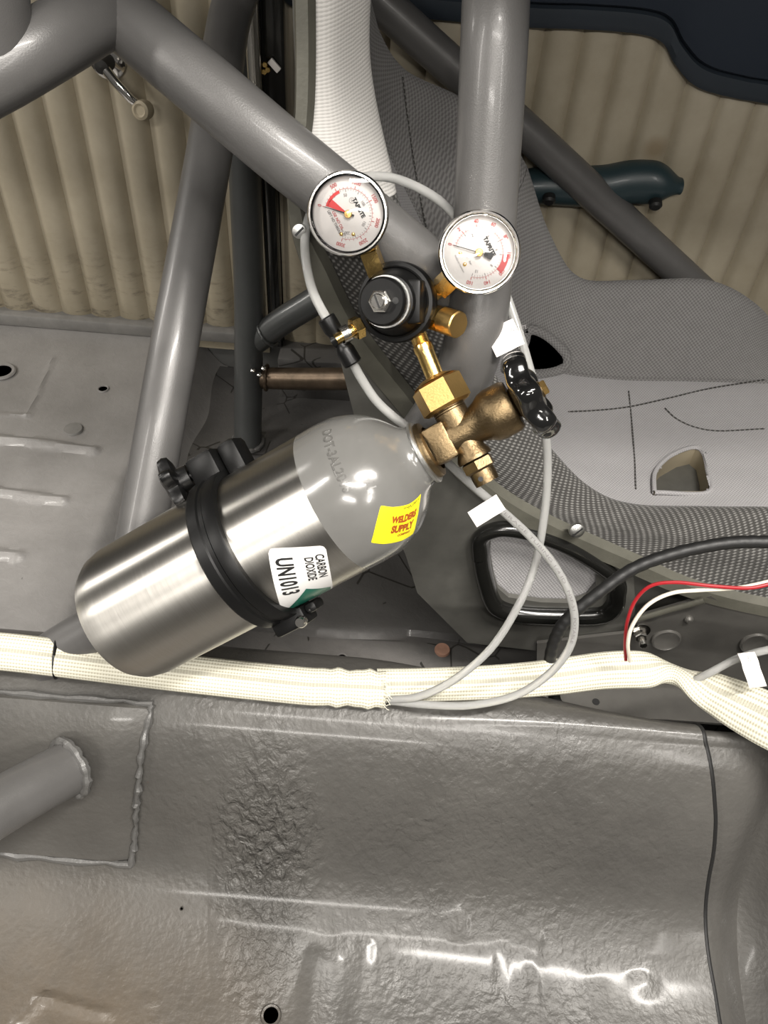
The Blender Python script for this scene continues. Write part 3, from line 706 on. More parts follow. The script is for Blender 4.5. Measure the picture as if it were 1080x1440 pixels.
for q, n_ in (((421, 325), .68), ((811, 746), 1)):
    c_ = onY(*q, .556); sc_ = obj('shell_bolt', xf(lathe([(1e-5, .0035*n_), (.004*n_, .0035*n_), (.0075*n_, .0015), (.008*n_, 0), (.0078*n_, -.003)], 24), frame(c_, (.1, -1, .35))), 'alu', seat)
    obj('slot', xf(rbox((-.006*n_, -.0008, .0032*n_-.0004), (.006*n_, .0008, .0042*n_-.0002), 0), frame(c_, (.1, -1, .35))), 'ink', sc_, smooth=False)

# seat mount: side plate and rail lip
mt = thing('seat_mount', 'grey bent steel seat mounting bracket with holes under the seat front', 'bracket', (.3, .55, -.03))
mp = [onY(*q, .563) for q in ((755, 905), (885, 890), (895, 868), (985, 842), (1000, 838), (1010, 845), (1150, 880), (1200, 905), (1200, 975), (755, 950))]
nb = len(mp)
obj('side_plate', ([*mp, *[p+V((0, .004, 0)) for p in mp]], [tuple(range(nb)), tuple(range(nb, 2*nb))]+[(i, (i+1) % nb, (i+1) % nb+nb, i+nb) for i in range(nb)]), 'bracket_grey', mt, smooth=False)
za = mp[-1].z
lp = [onZ(*q, za) for q in ((750, 950), (745, 992), (768, 1005), (940, 1012), (1200, 1030), (1200, 950))]
obj('rail_lip', (lp+[p-V((0, 0, .004)) for p in lp], [tuple(range(6)), tuple(range(6, 12))]+[(i, (i+1) % 6, (i+1) % 6+6, i+6) for i in range(6)]), 'bracket_grey', mt, smooth=False)
obj('bend_strip', tube([onY(893, 872, .556), onY(940, 858, .556), onY(990, 845, .556)], .0035, 10, flat=(lambda k: .0045, lambda k: .0025), upv=(0, -1, 0)), 'flange_olive', mt)
for q in ((937, 900), (1062, 905)):
    obj('pressed_disc', xf(lathe([(1e-5, -.0005), (.012, .0003), (.0145, .0022), (.0165, .0008), (.017, -.001)], 30), frame(onY(*q, .561), (0, -1, .15))), 'bracket_grey', mt)
bn = obj('mount_nut', xf(hexa(.0075, 0, .006), frame(onY(900, 893, .559), (0, -1, .2))), 'steel', mt)
obj('washer', xf(lathe([(.002, 0), (.002, .0015), (.0105, .0015), (.011, 0)], 24), frame(onY(901, 886, .5615), (0, -1, .1))), 'steel', mt)
obj('bolt_end', xf(thread(.004, .004, .012), frame(onY(902, 898, .558), (0, -1, .2))), 'steel', bn)
obj('rivet', xf(lathe([(1e-5, .003), (.003, .0025), (.005, 0), (.005, -.002)], 18), frame(onY(969, 872, .561), (0, -1, 0))), 'bracket_grey', mt)
obj('rail_hole', xf(lathe([(1e-5, .0006), (.0045, .0006), (.0045, 0)], 20), frame(onZ(838, 987, za), (0, 0, 1))), 'ink', mt)
obj('rail_hole', xf(lathe([(1e-5, .0006), (.004, .0006), (.004, 0)], 20), frame(onY(896, 926, .563), (0, -1, 0))), 'ink', mt)

# ================================================================ GAS CYLINDER
O = P(163, 873, .655); AX = (P(598, 636, .58)-O); LL = AX.length; AX.normalize()
N1 = RT*(-.41)+UP*.91; N1 = (N1-AX*AX.dot(N1)).normalized(); N2 = AX.cross(N1).normalized()
if N2.dot(FW) > 0: N2 = -N2
CM = frame(O, AX, N2)      # local z = axis, x = towards the viewer, y = +-N1
SY = 1 if (CM.to_3x3() @ V((0, 1, 0))).dot(N1) > 0 else -1
BODY = [(1e-5, .004), (.030, .004), (.036, 0), (.043, .0015), (.0495, .006), (.0535, .013), (.0555, .024), (.0555, .10), (.0555, .2115)]
DOME = [(.0556, .2115), (.0556, .225), (.0545, .237), (.0515, .2465), (.0465, .2565), (.0395, .265), (.0325, .271), (.0265, .2755), (.0232, .2795), (.0222, .2835), (.0222, .2862), (.014, .2870)]
cyl = thing('gas_cylinder', 'brushed aluminium gas bottle with grey painted shoulder strapped to the cage tube', 'gas cylinder', MW=CM)
obj('body', lathe([(a, b_) for a, b_ in BODY], 96), 'brushed', cyl, CM)
obj('shoulder', lathe([(p.x, p.z) for p in cr([(a, 0, b_) for a, b_ in DOME], 4)], 96), 'cyl_paint', cyl, CM, label='glossy grey painted shoulder with stamped lettering')
obj('neck_ring', lathe([(.0222, .2840), (.0236, .2848), (.0238, .2864), (.0228, .2874), (.018, .2876)], 48), 'alu', cyl, CM)
def prad(s_):
    pr_ = [(b_, a) for a, b_ in BODY[6:]]+[(b_, a) for a, b_ in DOME]
    for (s0, r0), (s1, r1) in zip(pr_, pr_[1:]):
        if s0 <= s_ <= s1: return r0+(r1-r0)*(s_-s0)/(s1-s0+1e-9)
    return .0555
def wrap(vf, s0, a0, rot, lift, r_=.0556):
    """lay a flat shape on the bottle: text x runs down round the bottle, y runs towards the neck"""
    out = []
    for p in vf[0]:
        x = p[0]*cos(rot)-p[1]*sin(rot); y = p[0]*sin(rot)+p[1]*cos(rot); s_ = s0+y; a = a0-x/r_*1.0
        rr = prad(s_)+lift+p[2]; out.append(V((rr*cos(a), rr*sin(a)*SY, s_)))
    return (out, vf[1])
def rgrid(w_, h_, n=22, m=22, rc=.004):
    """rounded rectangle as a grid (corners pulled in)"""
    rows = []
    for i in range(n):
        r_ = []
        for j in range(m):
            x = (i/(n-1)-.5)*w_; y = (j/(m-1)-.5)*h_; ax_, ay = abs(x)-(w_/2-rc), abs(y)-(h_/2-rc)
            if ax_ > 0 and ay > 0:
                mx = max(ax_, ay); l = sqrt(ax_*ax_+ay*ay); k = mx/l if l else 1; x = math.copysign(w_/2-rc+ax_*k, x); y = math.copysign(h_/2-rc+ay*k, y)
            r_.append((x, y, 0))
        rows.append(r_)
    return grid(rows)
def sub(vf, n=2):
    me = bpy.data.meshes.new('s'); me.from_pydata([tuple(p) for p in vf[0]], [], vf[1]); bm = bmesh.new(); bm.from_mesh(me); bmesh.ops.triangulate(bm, faces=bm.faces)
    bmesh.ops.subdivide_edges(bm, edges=[e for e in bm.edges if e.calc_length() > .004], cuts=n, use_grid_fill=True)
    bm.verts.index_update(); r_ = ([v.co.copy() for v in bm.verts], [tuple(v.index for v in f.verts) for f in bm.faces]); bm.free(); bpy.data.meshes.remove(me); return r_
ROT = radians(-26)
LS, LA = .171, radians(-53)
lab = obj('hazard_label', wrap(rgrid(.074, .040), LS, LA, ROT, .00025), 'white', cyl, CM, label='white sticker reading UN1013 CARBON DIOXIDE with a green diamond')
obj('label_print', wrap(sub(rot2(text2d('UN1013', .0165, .62, .0005), 0, -.0120, -.0105)), LS, LA, ROT, .0005), 'ink', lab, CM)
obj('label_print', wrap(sub(rot2(text2d('CARBON', .0085, .66, .0002), 0, -.0190, .0145)), LS, LA, ROT, .0005), 'ink', lab, CM)
obj('label_print', wrap(sub(rot2(text2d('DIOXIDE', .0085, .66, .0002), 0, -.0175, .0068)), LS, LA, ROT, .0005), 'ink', lab, CM)
tri = ([(.003, .001, 0), (.0355, -.0185, 0), (.0355, .0185, 0), (.013, .0185, 0)], [(0, 1, 2, 3)])
obj('green_diamond', wrap(sub(sub(tri)), LS, LA, ROT, .0004), 'green', lab, CM)
YS, YA = .2525, radians(-50)
yl = rgrid(.026, .034, 26, 26, .0008)
yellow = obj('supply_label', wrap(yl, YS, YA, radians(-50), .0004, .046), 'yellow', cyl, CM, label='yellow sticker reading WELDERS SUPPLY')
def wrapy(vf): return wrap(sub(vf), YS, YA, radians(-50), .0007, .046)
# the words run towards the neck, turned a quarter against the hazard label
obj('label_print', wrapy(rot2(text2d('WHEN EMPTY', .0026, .9), pi/2, -.0112, .0075)), 'ink', yellow, CM)
for w_, dx, sz in (('WELDERS', -.0045, .0058), ('SUPPLY', .0022, .0068)):
    obj('label_print', wrapy(rot2(text2d(w_, sz, .80, .0004), pi/2, dx, .0035)), 'brown_ink', yellow, CM)
obj('label_print', wrapy(rot2(text2d('COMPANY', .0022, 1.0, .0001), pi/2, .0070, .006)), 'brown_ink', yellow, CM)
for s_, a_, txt, sz in ((.2385, radians(26), 'DOT-3AL2015', .0088), (.2520, radians(-4), '3AL', .0085)):
    obj('stamping', wrap(sub(text2d(txt, sz, .95, .00008, .0004)), s_, a_, 0, .0003, .052), 'stamp_shade', cyl, CM)
# valve
vm = lambda s0: CM @ Matrix.Translation((0, 0, s0))
valve = obj('valve_body', join(lathe([(1e-5, .287), (.0205, .2872), (.0212, .289), (.0205, .2915), (.0165, .2925), (.0165, .293)], 40),
    rbox((-.0135, -.0135, .2915), (.0135, .0135, .309), .0022), lathe([(1e-5, .300), (.0125, .302), (.0135, .312), (.0128, .322), (.0128, .327), (.0150, .3325), (.0178, .337), (.0188, .342), (.0186, .3535), (.0170, .3565), (.010, .3565), (1e-5, .3565)], 48)), 'brass_old', cyl, CM, label='tarnished bronze coloured cylinder valve')
bm_ = frame(O+AX*.3155, N1, -N2)
obj('outlet_neck', join(lathe([(1e-5, 0), (.0125, .002), (.0118, .015), (.0115, .021)], 36)), 'brass_old', valve, bm_)
obj('outlet_thread', thread(.0122, .016, .027, .0016, 36), 'brass_old', valve, bm_)
sm_ = frame(O+AX*.3155, -N1, -N2)
obj('safety_plug', join(lathe([(1e-5, 0), (.0115, .002), (.0105, .014), (.0125, .018), (.0125, .021)], 30), hexa(.0118, .021, .030), lathe([(1e-5, .03), (.0088, .030), (.0092, .034), (.0088, .0395), (1e-5, .0395)], 28)), 'brass_old', valve, sm_)
ph = sm_ @ V((.0, .0, .035)); obj('vent_hole', xf(lathe([(1e-5, .0004), (.0018, .0004), (.0018, -.001)], 16), frame(ph+(N2*.0088+AX*-.002), N2)), 'ink', valve)
obj('bonnet_nut', join(hexa(.0125, .3565, .3655), lathe([(1e-5, .3655), (.006, .3655), (.006, .378), (1e-5, .378)], 20)), 'brass_old', valve, CM)
def lob(th): return 1+.085*cos(7*th)
HW = [(.0065, .3645), (.012, .364), (.019, .3625), (.0245, .3605), (.0285, .3615), (.0305, .366), (.0300, .372), (.0270, .3765), (.0235, .3765), (.0215, .3725), (.016, .3735), (.0065, .374)]
rows = []
seg = 84
for r_, z in [(p.x, p.z) for p in cr([(a, 0, b_) for a, b_ in HW], 3)]:
    k = sm(.017, .027, r_); rows.append([(r_*(1+k*.085*cos(7*2*pi*j/seg))*cos(2*pi*j/seg), r_*(1+k*.085*cos(7*2*pi*j/seg))*sin(2*pi*j/seg), z+k*.0012*cos(7*2*pi*j/seg)) for j in range(seg)])
hw = obj('handwheel', grid(rows, True), 'black_gloss', cyl, CM, label='glossy black lobed handwheel')
obj('hub_plate', lathe([(1e-5, .3765), (.009, .3765), (.012, .3755), (.0125, .373)], 28), 'alu', hw, CM)
obj('hub_nut', hexa(.0055, .3765, .3815), 'brass_sat', hw, CM)

# clamp: band, upper block with knob, lower tab
cl = thing('bottle_clamp', 'black band clamp round the gas bottle with star knob', 'clamp', MW=CM)
obj('band', lathe([(.0557, .1210), (.0605, .1212), (.0615, .1225), (.0612, .1300), (.0600, .1312), (.0600, .1345), (.0612, .1357), (.0612, .1440), (.0604, .1455), (.0557, .1456)], 96), 'black_anod', cl, CM)
A = lambda s_, n1, n2: O+AX*s_+N1*n1+N2*n2
fm = frame(O, AX, N2)
yb = lambda a, b_: (min(SY*a, SY*b_), max(SY*a, SY*b_))
y0, y1 = yb(.056, .080); y2, y3 = yb(.052, .080)
obj('upper_block', join(rbox((-.016, y0, .121), (.012, y1, .1455), .004), rbox((-.020, y2, .1455), (.004, y3, .163), .005)), 'black_anod', cl, CM)
kn = frame(A(.121, .070, .0), -AX+N2*.3, N1)
obj('knob_stem', lathe([(1e-5, -.02), (.0045, -.02), (.0045, .004), (.0095, .004), (.010, .012), (.009, .016), (1e-5, .016)], 24), 'black_plastic', cl, kn)
obj('star_knob', grid([[(r_*(1+k*.28*cos(5*2*pi*j/60))*cos(2*pi*j/60), r_*(1+k*.28*cos(5*2*pi*j/60))*sin(2*pi*j/60), z) for j in range(60)] for r_, z, k in ((.001, .012, 0), (.012, .012, 1), (.0165, .014, 1), (.0175, .018, 1), (.0165, .022, 1), (.012, .024, .8), (.001, .0245, 0))], True), 'black_plastic', cl, kn)
lo_ = -SY*.071; hi_ = -SY*.056
obj('lower_tab', join(rbox((-.018, min(lo_, hi_), .121), (.008, max(lo_, hi_), .150), .003), rbox((-.016, min(lo_, hi_)+.001, .150), (.004, max(lo_, hi_)-.006 if SY < 0 else max(lo_, hi_)-.006, .160), .003)), 'black_anod', cl, CM)
obj('clamp_bolt', join(lathe([(1e-5, .004), (.0035, .004), (.0045, .002), (.0045, -.002)], 20)), 'steel', cl, frame(A(.146, -.067, .009), N2, AX))
obj('tube_saddle', rbox((-.082, -.022, .122), (-.052, .022, .145), .004), 'black_anod', cl, CM)

# ================================================================ REGULATOR
RC = P(556, 425, .568); RA = (-FW - RT*.33 - UP*.24).normalized()
RX = (RT - RA*RA.dot(RT)).normalized()
RM = frame(RC, RA, RX)
reg = thing('gas_regulator', 'black round pressure regulator with brass fittings and two dial gauges', 'regulator', MW=RM)
rb_ = obj('body', join(lathe([(1e-5, -.026), (.016, -.026), (.019, -.020), (.0265, -.012), (.0278, -.009), (.0278, -.001), (.0268, .001), (.0245, .0015), (.0235, .003)], 72),), 'black_anod', reg, RM, label='black anodised body disc')
obj('bonnet', join(lathe([(.0235, .001), (.0225, .004), (.0200, .012), (.0185, .018), (.0180, .019), (.0166, .0195)], 64), rbox((.010, -.0145, .001), (.0222, .0145, .0155), .002)), 'black_anod', reg, RM)
obj('silver_ring', lathe([(.0160, .0185), (.0172, .0185), (.0172, .0235), (.0160, .0235)], 64), 'alu', reg, RM)
capo = obj('adjuster_cap', lathe([(1e-5, .0315), (.0145, .0315), (.0158, .0302), (.0161, .0285), (.0161, .0240), (.0155, .0235), (1e-5, .0235)], 64), 'black_anod', reg, RM)
obj('cap_hole', xf(lathe([(1e-5, .0003), (.0022, .0003), (.0024, -.001)], 18), Matrix.Translation((.0098, .0005, .0315))), 'ink', capo, RM)
sc_ = obj('adjuster_nut', hexa(.0078, .0315, .0365), 'steel', reg, RM)
obj('adjuster_screw', lathe([(1e-5, .0405), (.0042, .0405), (.0050, .0398), (.0050, .036)], 28), 'steel', sc_, RM)
obj('screw_slot', xf(rbox((-.0047, -.0007, .0398), (.0047, .0007, .0408), 0), Matrix.Rotation(radians(-68), 4, 'Z')), 'ink', sc_, RM, smooth=False)
def rod(name, a, b_, vfn, mat, par, label=None):
    m_, l = rodm(a, b_); return obj(name, vfn(l), mat, par, m_, label=label)
# inlet stem to the cylinder nut, along the valve's outlet direction
V0 = O+AX*.3155
q0 = P(586, 466, .578); q1 = V0+N1*.058; q2 = V0+N1*.025
rod('inlet_thread', q0, P(594, 487, .575), lambda l: thread(.0062, 0, l, .0014), 'brass', reg)
ist = rod('inlet_stem', P(594, 486, .575), q2, lambda l: lathe([(1e-5, 0), (.0070, 0), (.0072, .004), (.0066, .006), (.0066, l), (1e-5, l)], 32), 'brass', reg, 'shiny brass inlet stem')
obj('union_nut', join(hexa(.0188, .0195, .0405, .1), lathe([(.016, .0405), (.0095, .0435), (.007, .0435)], 36)), 'brass_sat', reg, frame(V0, N1, N2.lerp(AX, .35)), label='large brass hexagon union nut')
# side outlet plug
a0, a1, a2 = P(604, 444, .58), P(623, 450, .572), P(645, 457, .562)
rod('outlet_boss', a0, a1, lambda l: hexa(.0092, 0, l+.002, .1), 'brass', reg)
rod('outlet_cap', a1, a2, lambda l: lathe([(1e-5, 0), (.0085, 0), (.0093, .001), (.0093, l-.001), (.0085, l), (1e-5, l)], 48, lambda th: 1+.012*cos(40*th)), 'brass_sat', reg, 'knurled satin brass plug')
# hose barb with crimp on the left
b0, b1 = P(508, 458, .585), P(480, 472, .582)
rod('barb_nut', b0, P(496, 464, .583), lambda l: hexa(.0082, 0, l, .1), 'brass', reg)
bb = rod('hose_barb', P(500, 462, .584), P(472, 478, .582), lambda l: lathe([(1e-5, 0), (.0045, 0), (.0045, l*.3), (.0055, l*.32), (.004, l*.5), (.0055, l*.52), (.004, l*.75), (.004, l), (1e-5, l)], 24), 'brass', reg)
obj('hose_clip', xf(lathe([(.0055, -.003), (.0066, -.003), (.0066, .003), (.0055, .003)], 24), frame(P(485, 470, .582), b1-b0)), 'steel', reg)

def gauge(center, axis, kind, stem, lab):
    ax = V(axis).normalized(); up = RT*cos(radians(30))+UP*sin(radians(30)); up = (up-ax*ax.dot(up)).normalized(); xr = up.cross(ax)
    GM = frame(center, ax, xr)          # local x = dial right, y = dial up
    g = obj('pressure_gauge', lathe([(1e-5, -.026), (.020, -.026), (.0238, -.023), (.0245, -.018), (.0245, -.002), (.0235, 0), (.0232, 0)], 64), 'black_plastic' if kind == 0 else 'steel', reg, GM, label=lab)
    obj('bezel', lathe([(.0245, -.012), (.0258, -.0115), (.0262, -.009), (.0262, -.0055), (.0268, -.005), (.0270, -.0025), (.0268, .0005), (.0258, .0018), (.0247, .0018), (.0243, .0005), (.0238, -.003)], 72), 'chrome', g, GM)
    obj('dial', lathe([(1e-5, -.0038), (.0240, -.0038), (.0240, -.0045)], 64), 'dial_white', g, GM)
    Z = -.0034
    put = lambda vf, z=Z: ([(p[0], p[1], z) for p in vf[0]], vf[1])
    A0, A1 = radians(225), radians(-45)
    if kind == 0: A0, A1 = radians(135+0), radians(-135)
    def ang(f_): return radians(225)-radians(270)*f_
    # on the real dials zero sits left of the words and the scale runs clockwise to their foot
    def tick(f_, r0, r1, w_): a = ang(f_); m_ = ([(r0, -w_, 0), (r1, -w_, 0), (r1, w_, 0), (r0, w_, 0)], [(0, 1, 2, 3)]); return rot2(m_, a)
    def arc(r0, r1, f0, f1, n=60): return ([(r*cos(ang(f0+(f1-f0)*i/n)), r*sin(ang(f0+(f1-f0)*i/n)), 0) for i in range(n+1) for r in (r0, r1)], [(2*i, 2*i+1, 2*i+3, 2*i+2) for i in range(n)])
    nmaj = 6 if kind == 0 else 8
    out = [arc(.0157, .0159, .0, 1.0)]
    for k in range(nmaj*5+1): out.append(tick(k/(nmaj*5), .0159, .0178 if k % 5 == 0 else .0168, .00012 if k % 5 else .0002))
    obj('outer_scale', put(join(*out)), 'red_dial', g, GM)
    out = []
    for k in range(41): out.append(tick(k/40, .0136 if k % 5 == 0 else .0144, .0153, .0001 if k % 5 else .00018))
    obj('inner_scale', put(join(*out)), 'ink_faded', g, GM)
    nums = ['0', '500', '1000', '1500', '2000', '2500', '3000'] if kind == 0 else ['0', '20', '40', '60', '80', '100', '120', '140', '160']
    tx = []
    for k, s_ in enumerate(nums):
        f_ = k/(len(nums)-1); a = ang(f_); tx.append(rot2(text2d(s_, .0034, .9, .00006), a-pi/2, .0197*cos(a), .0197*sin(a)))
    obj('psi_numbers', put(join(*tx)), 'red_dial', g, GM)
    tx = []
    for k, s_ in enumerate((['', '50', '100', '150', '200'] if kind == 0 else ['', '2', '4', '6', '8', '10'])):
        f_ = k/(4 if kind == 0 else 5)
        if s_: a = ang(f_*.96); tx.append(rot2(text2d(s_, .0028, .85), a-pi/2, .0117*cos(a), .0117*sin(a)))
    obj('bar_numbers', put(join(*tx)), 'ink_faded', g, GM)
    obj('maker_mark', put(rot2(text2d('TAPRITE', .0036, 1.0, .00018), 0, 0, .0078)), 'ink', g, GM)
    if kind == 0:
        obj('red_sector', put(join(([(0, 0, 0)]+[(.0148*cos(ang(f_)), .0148*sin(ang(f_)), 0) for f_ in (.01, .05, .09)], [(0, 1, 2, 3)]), arc(.0140, .0157, .01, .19, 16)), Z+.0001), 'red_ink', g, GM)
        obj('red_words', put(rot2(text2d('USE NO OIL', .0027, .9, .00005), 0, 0, -.0082)), 'red_dial', g, GM)
        obj('dial_words', put(join(rot2(text2d('LEFT HD THREAD', .0025, .85, .00005), 0, 0, -.0108), rot2(text2d('psi bar', .0020, 1.), 0, .0085, -.0085))), 'ink_faded', g, GM)
        obj('approval_mark', put(join(rot2(arc(.0016, .0018, 0, 1.333), 0, -.0062, .0062), rot2(text2d('UL', .0018, .9), 0, -.0062, .0062))), 'ink_faded', g, GM)
        studs = ((.0085, -.0105), (.0125, -.0035))
    else:
        obj('dial_words', put(join(rot2(text2d('psi', .0024, 1.), 0, -.002, -.0078), rot2(text2d('bar', .0020, 1.), 0, .003, -.0078), rot2(text2d('MADE IN TAIWAN', .0015, 1.), 0, 0, -.0145))), 'ink_faded', g, GM)
        obj('red_sector', put(arc(.0160, .0200, .62, .76, 20), Z-.0001), 'red_dial', g, GM)
        studs = ((-.0055, -.0110), (.0020, -.0115))
    for sx_, sy_ in studs: obj('stop_pin', xf(lathe([(1e-5, .0012), (.0008, .001), (.0013, 0)], 14), Matrix.Translation((sx_, sy_, Z))), 'brass', g, GM)
    a = ang(.0 if kind == 0 else .0)
    nl = ([(-.006, -.0003, 0), (.0175, -.0002, 0), (.0175, .0002, 0), (-.006, .0003, 0), (-.0035, -.0012, 0), (-.0088, -.0024, 0), (-.0096, 0, 0), (-.0088, .0024, 0), (-.0035, .0012, 0)], [(0, 1, 2, 3), (4, 5, 6, 7, 8)])
    if kind == 0: nl = ([(-.004, -.0007, 0), (.0165, -.00015, 0), (.0165, .00015, 0), (-.004, .0007, 0)], [(0, 1, 2, 3)])
    nv_ = [(x, y, .0) for x, y, z in nl[0]]+[(x, y, .0003) for x, y, z in nl[0]]; nn = len(nl[0])
    nf = [tuple(f_) for f_ in nl[1]]+[tuple(i+nn for i in f_)[::-1] for f_ in nl[1]]+[(f_[i], f_[(i+1) % len(f_)], f_[(i+1) % len(f_)]+nn, f_[i]+nn) for f_ in nl[1] for i in range(len(f_))]
    obj('needle', xf(rot2((nv_, nf), a), Matrix.Translation((0, 0, -.0022))), 'ink', g, GM, smooth=False)
    obj('needle_hub', xf(lathe([(1e-5, .0014), (.0022, .0012), (.0026, .0004), (.0026, -.001), (.0014, -.001), (.0014, -.0025)], 28), Matrix.Translation((0, 0, -.0012))), 'brass_sat', g, GM)
    obj('lens', lathe([(1e-5, .0032), (.008, .0029), (.015, .0021), (.021, .0010), (.0244, .0002)], 48), 'lens', g, GM, label='clear domed lens')
    sa, sb = stem
    return g, GM
GN = (-FW-RT*.10-UP*.36)
gauge(P(489, 301, .535), GN, 0, (None, None), 'high pressure gauge on the left with a red wedge on its dial')
gauge(P(674, 355, .535), -FW-RT*.03-UP*.27, 1, (None, None), 'low pressure gauge on the right with a grey tailed needle')
# gauge stems: hexagon shank plus thread
for (p0, p1, p2, nm) in ((P(511, 330, .556), P(532, 386, .572), P(540, 402, .578), 0), (P(652, 374, .552), P(617, 407, .572), P(600, 420, .578), 1)):
    rod('gauge_stem', p0, p1, lambda l: join(lathe([(1e-5, -.004), (.0055, -.004), (.0055, .012), (1e-5, .012)], 24), xf(hexa(.0082 if True else 0, 0, l*.62, .08, 4), Matrix.Translation((0, 0, l*.36)))), 'brass', reg, 'brass square shank of a gauge')
    rod('gauge_thread', p1, p2, lambda l: thread(.0058, 0, l+.004), 'brass', reg)
# black tee on the hose
TE = [P(458, 446, .583), P(497, 512, .592)]
tee = thing('hose_tee', 'black moulded hose connector clipped to the regulator barb', 'connector', TE[0])
rod('tee_body', TE[0], TE[1], lambda l: lathe([(1e-5, 0), (.0058, 0), (.0066, .001), (.0066, l*.26), (.0052, l*.36), (.0052, l*.58), (.0062, l*.64), (.0070, l*.70), (.0070, l-.001), (.006, l), (1e-5, l)], 32), 'black_plastic', tee)
rod('side_branch', P(474, 478, .586), P(482, 473, .584), lambda l: lathe([(1e-5, -.003), (.005, -.003), (.005, l), (1e-5, l)], 20), 'black_plastic', tee)

# ================================================================ HOSES, SLEEVES, WIRES
h1 = [(459, 448, .583), (440, 410, .585), (430, 365, .590), (430, 325, .598), (443, 285, .605), (470, 257, .605), (510, 249, .600), (550, 250, .597), (590, 265, .595), (625, 288, .592), (650, 318, .592), (680, 365, .595), (706, 402, .600), (724, 450, .600), (738, 495, .600), (752, 545, .605), (765, 592, .625), (770, 650, .645), (766, 720, .66), (752, 795, .675), (727, 855, .685), (690, 912, .695), (640, 955, .702), (590, 979, .712), (548, 984, .724)]
h2 = [(496, 510, .592), (508, 532, .600), (528, 562, .606), (552, 585, .610), (580, 606, .614), (620, 642, .622), (665, 683, .632), (700, 713, .640), (745, 754, .648), (781, 797, .656), (803, 842, .664), (808, 882, .672), (797, 918, .680), (767, 952, .690), (722, 979, .700), (660, 992, .708), (600, 991, .716), (550, 986, .726)]
ho1 = obj('clear_hose', tube(cr([P(*q) for q in h1], 7), .0034, 14), 'hose'); tag(ho1, 'translucent hose looping behind both gauges and passing under the handwheel', 'hose')
ho2 = obj('clear_hose', tube(cr([P(*q) for q in h2], 7), .0034, 14), 'hose'); tag(ho2, 'translucent printed hose from the black connector passing behind the valve', 'hose')
def hose_print(path, lo, hi, txt, size):
    pts = cr([P(*q) for q in path], 12); vf = text2d(txt, size, 1.0); xs = [p[0] for p in vf[0]]; x0, x1 = min(xs), max(xs); out = []
    for p in vf[0]:
        u = lo+(hi-lo)*(p[0]-x0)/(x1-x0); k = u*(len(pts)-1); i = int(k); q = pts[i].lerp(pts[min(i+1, len(pts)-1)], k-i); t_ = (pts[min(i+1, len(pts)-1)]-pts[i]).normalized()
        view = (C0-q).normalized(); nrm = (view-t_*t_.dot(view)).normalized(); bi = nrm.cross(t_); a = p[1]/.0034; out.append(q+nrm*(.00355*cos(a))+bi*(.00355*sin(a)))
    return (out, vf[1])
obj('hose_print', hose_print(h2, .40, .68, 'BEVERAGE TUBING 1/4 ID   NSF-51   POTABLE', .0032), 'ink_faded', ho2)
def flag(par, c, ext, w_, mat, label, name='paper_flag', wrapdir=None):
    c = V(c); e = V(ext); n_ = -FW; side = e.cross(n_).normalized()*w_
    rows = [[c+e*u+side*v_+n_*(.0042*(1-sm(0, .45, u))+.0015*sin(u*3)) for v_ in (-1, -.5, 0, .5, 1)] for u in [i/10 for i in range(-2, 11)]]
    g_ = grid(rows); a = obj(name, (g_[0]+[p-n_*.0005 for p in g_[0]], g_[1]+[tuple(i+len(g_[0]) for i in f_)[::-1] for f_ in g_[1]]), mat); return tag(a, label, 'tag')
fl1 = flag(ho1, P(722, 470, .592), P(690, 485, .590)-P(722, 470, .592), .0100, 'paper', 'white paper tag stuck on the hose above the handwheel')
fl2 = flag(ho2, P(697, 710, .632), P(664, 731, .632)-P(697, 710, .632), .0068, 'paper', 'white paper tag stuck on the hose below the valve')
fmt = frame(P(729, 462, .5845), -FW, RT*.95+UP*.2)
obj('tag_print', xf(text2d('IN CUTE', .004, .8), fmt), 'ink_faded', fl1)

slv_l = [(-620, 880, .226), (-300, 897, .226), (-60, 912, .226), (10, 917, .226), (80, 925, .224), (160, 935, .220), (250, 946, .218), (340, 956, .217), (430, 965, .217), (455, 966, .217), (500, 968, .217), (542, 970, .217)]
pl_ = cr([onZ(*q) for q in slv_l], 9)
def wl(k):
    b_ = .0165
    for c_, a_ in ((.84, -.0006), (.86, .0014), (.89, -.0012), (.95, .0016), (.975, -.0010)): b_ += a_*exp(-((k-c_)/.012)**2)
    return b_
s1 = obj('braided_sleeve', tube(pl_, .016, 28, flat=(wl, lambda k: .0085), upv=(0, -.55, .83)), 'sleeve'); tag(s1, 'cream braided heat sleeve along the tunnel passing under the gas bottle', 'sleeve')
random.seed(3)
fr = []
for k in range(16):
    a = P(541+random.uniform(-2, 2), 955+k*2.4, .716); fr.append(tube([a, a+RT*random.uniform(.001, .004)+UP*random.uniform(-.004, .001), a+RT*random.uniform(.002, .006)+UP*random.uniform(-.007, 0)], .0003, 5))
obj('frayed_end', join(*fr), 'sleeve', s1, kind='stuff')
slv_r = [(530, 964, .213), (600, 963, .212), (700, 959, .210), (780, 952, .208), (850, 943, .206), (910, 942, .203), (950, 950, .205), (1000, 972, .215), (1050, 997, .225), (1130, 1035, .24), (1260, 1085, .25), (1450, 1140, .25)]
s2 = obj('braided_sleeve', tube(cr([onZ(*q) for q in slv_r], 9), .016, 28, flat=(lambda k: .0150+.003*sm(.05, .5, k)-.0065*exp(-((k-.536)/.057)**2)+.006*sm(.59, .78, k), lambda k: .0075+.002*exp(-((k-.507)/.065)**2)), upv=(0, -.6, .8), twist=lambda k: -1.15*sm(.41, .556, k)+1.15*sm(.54, .654, k)), 'sleeve'); tag(s2, 'cream braided heat sleeve on the right, twisted before the photo edge', 'sleeve')
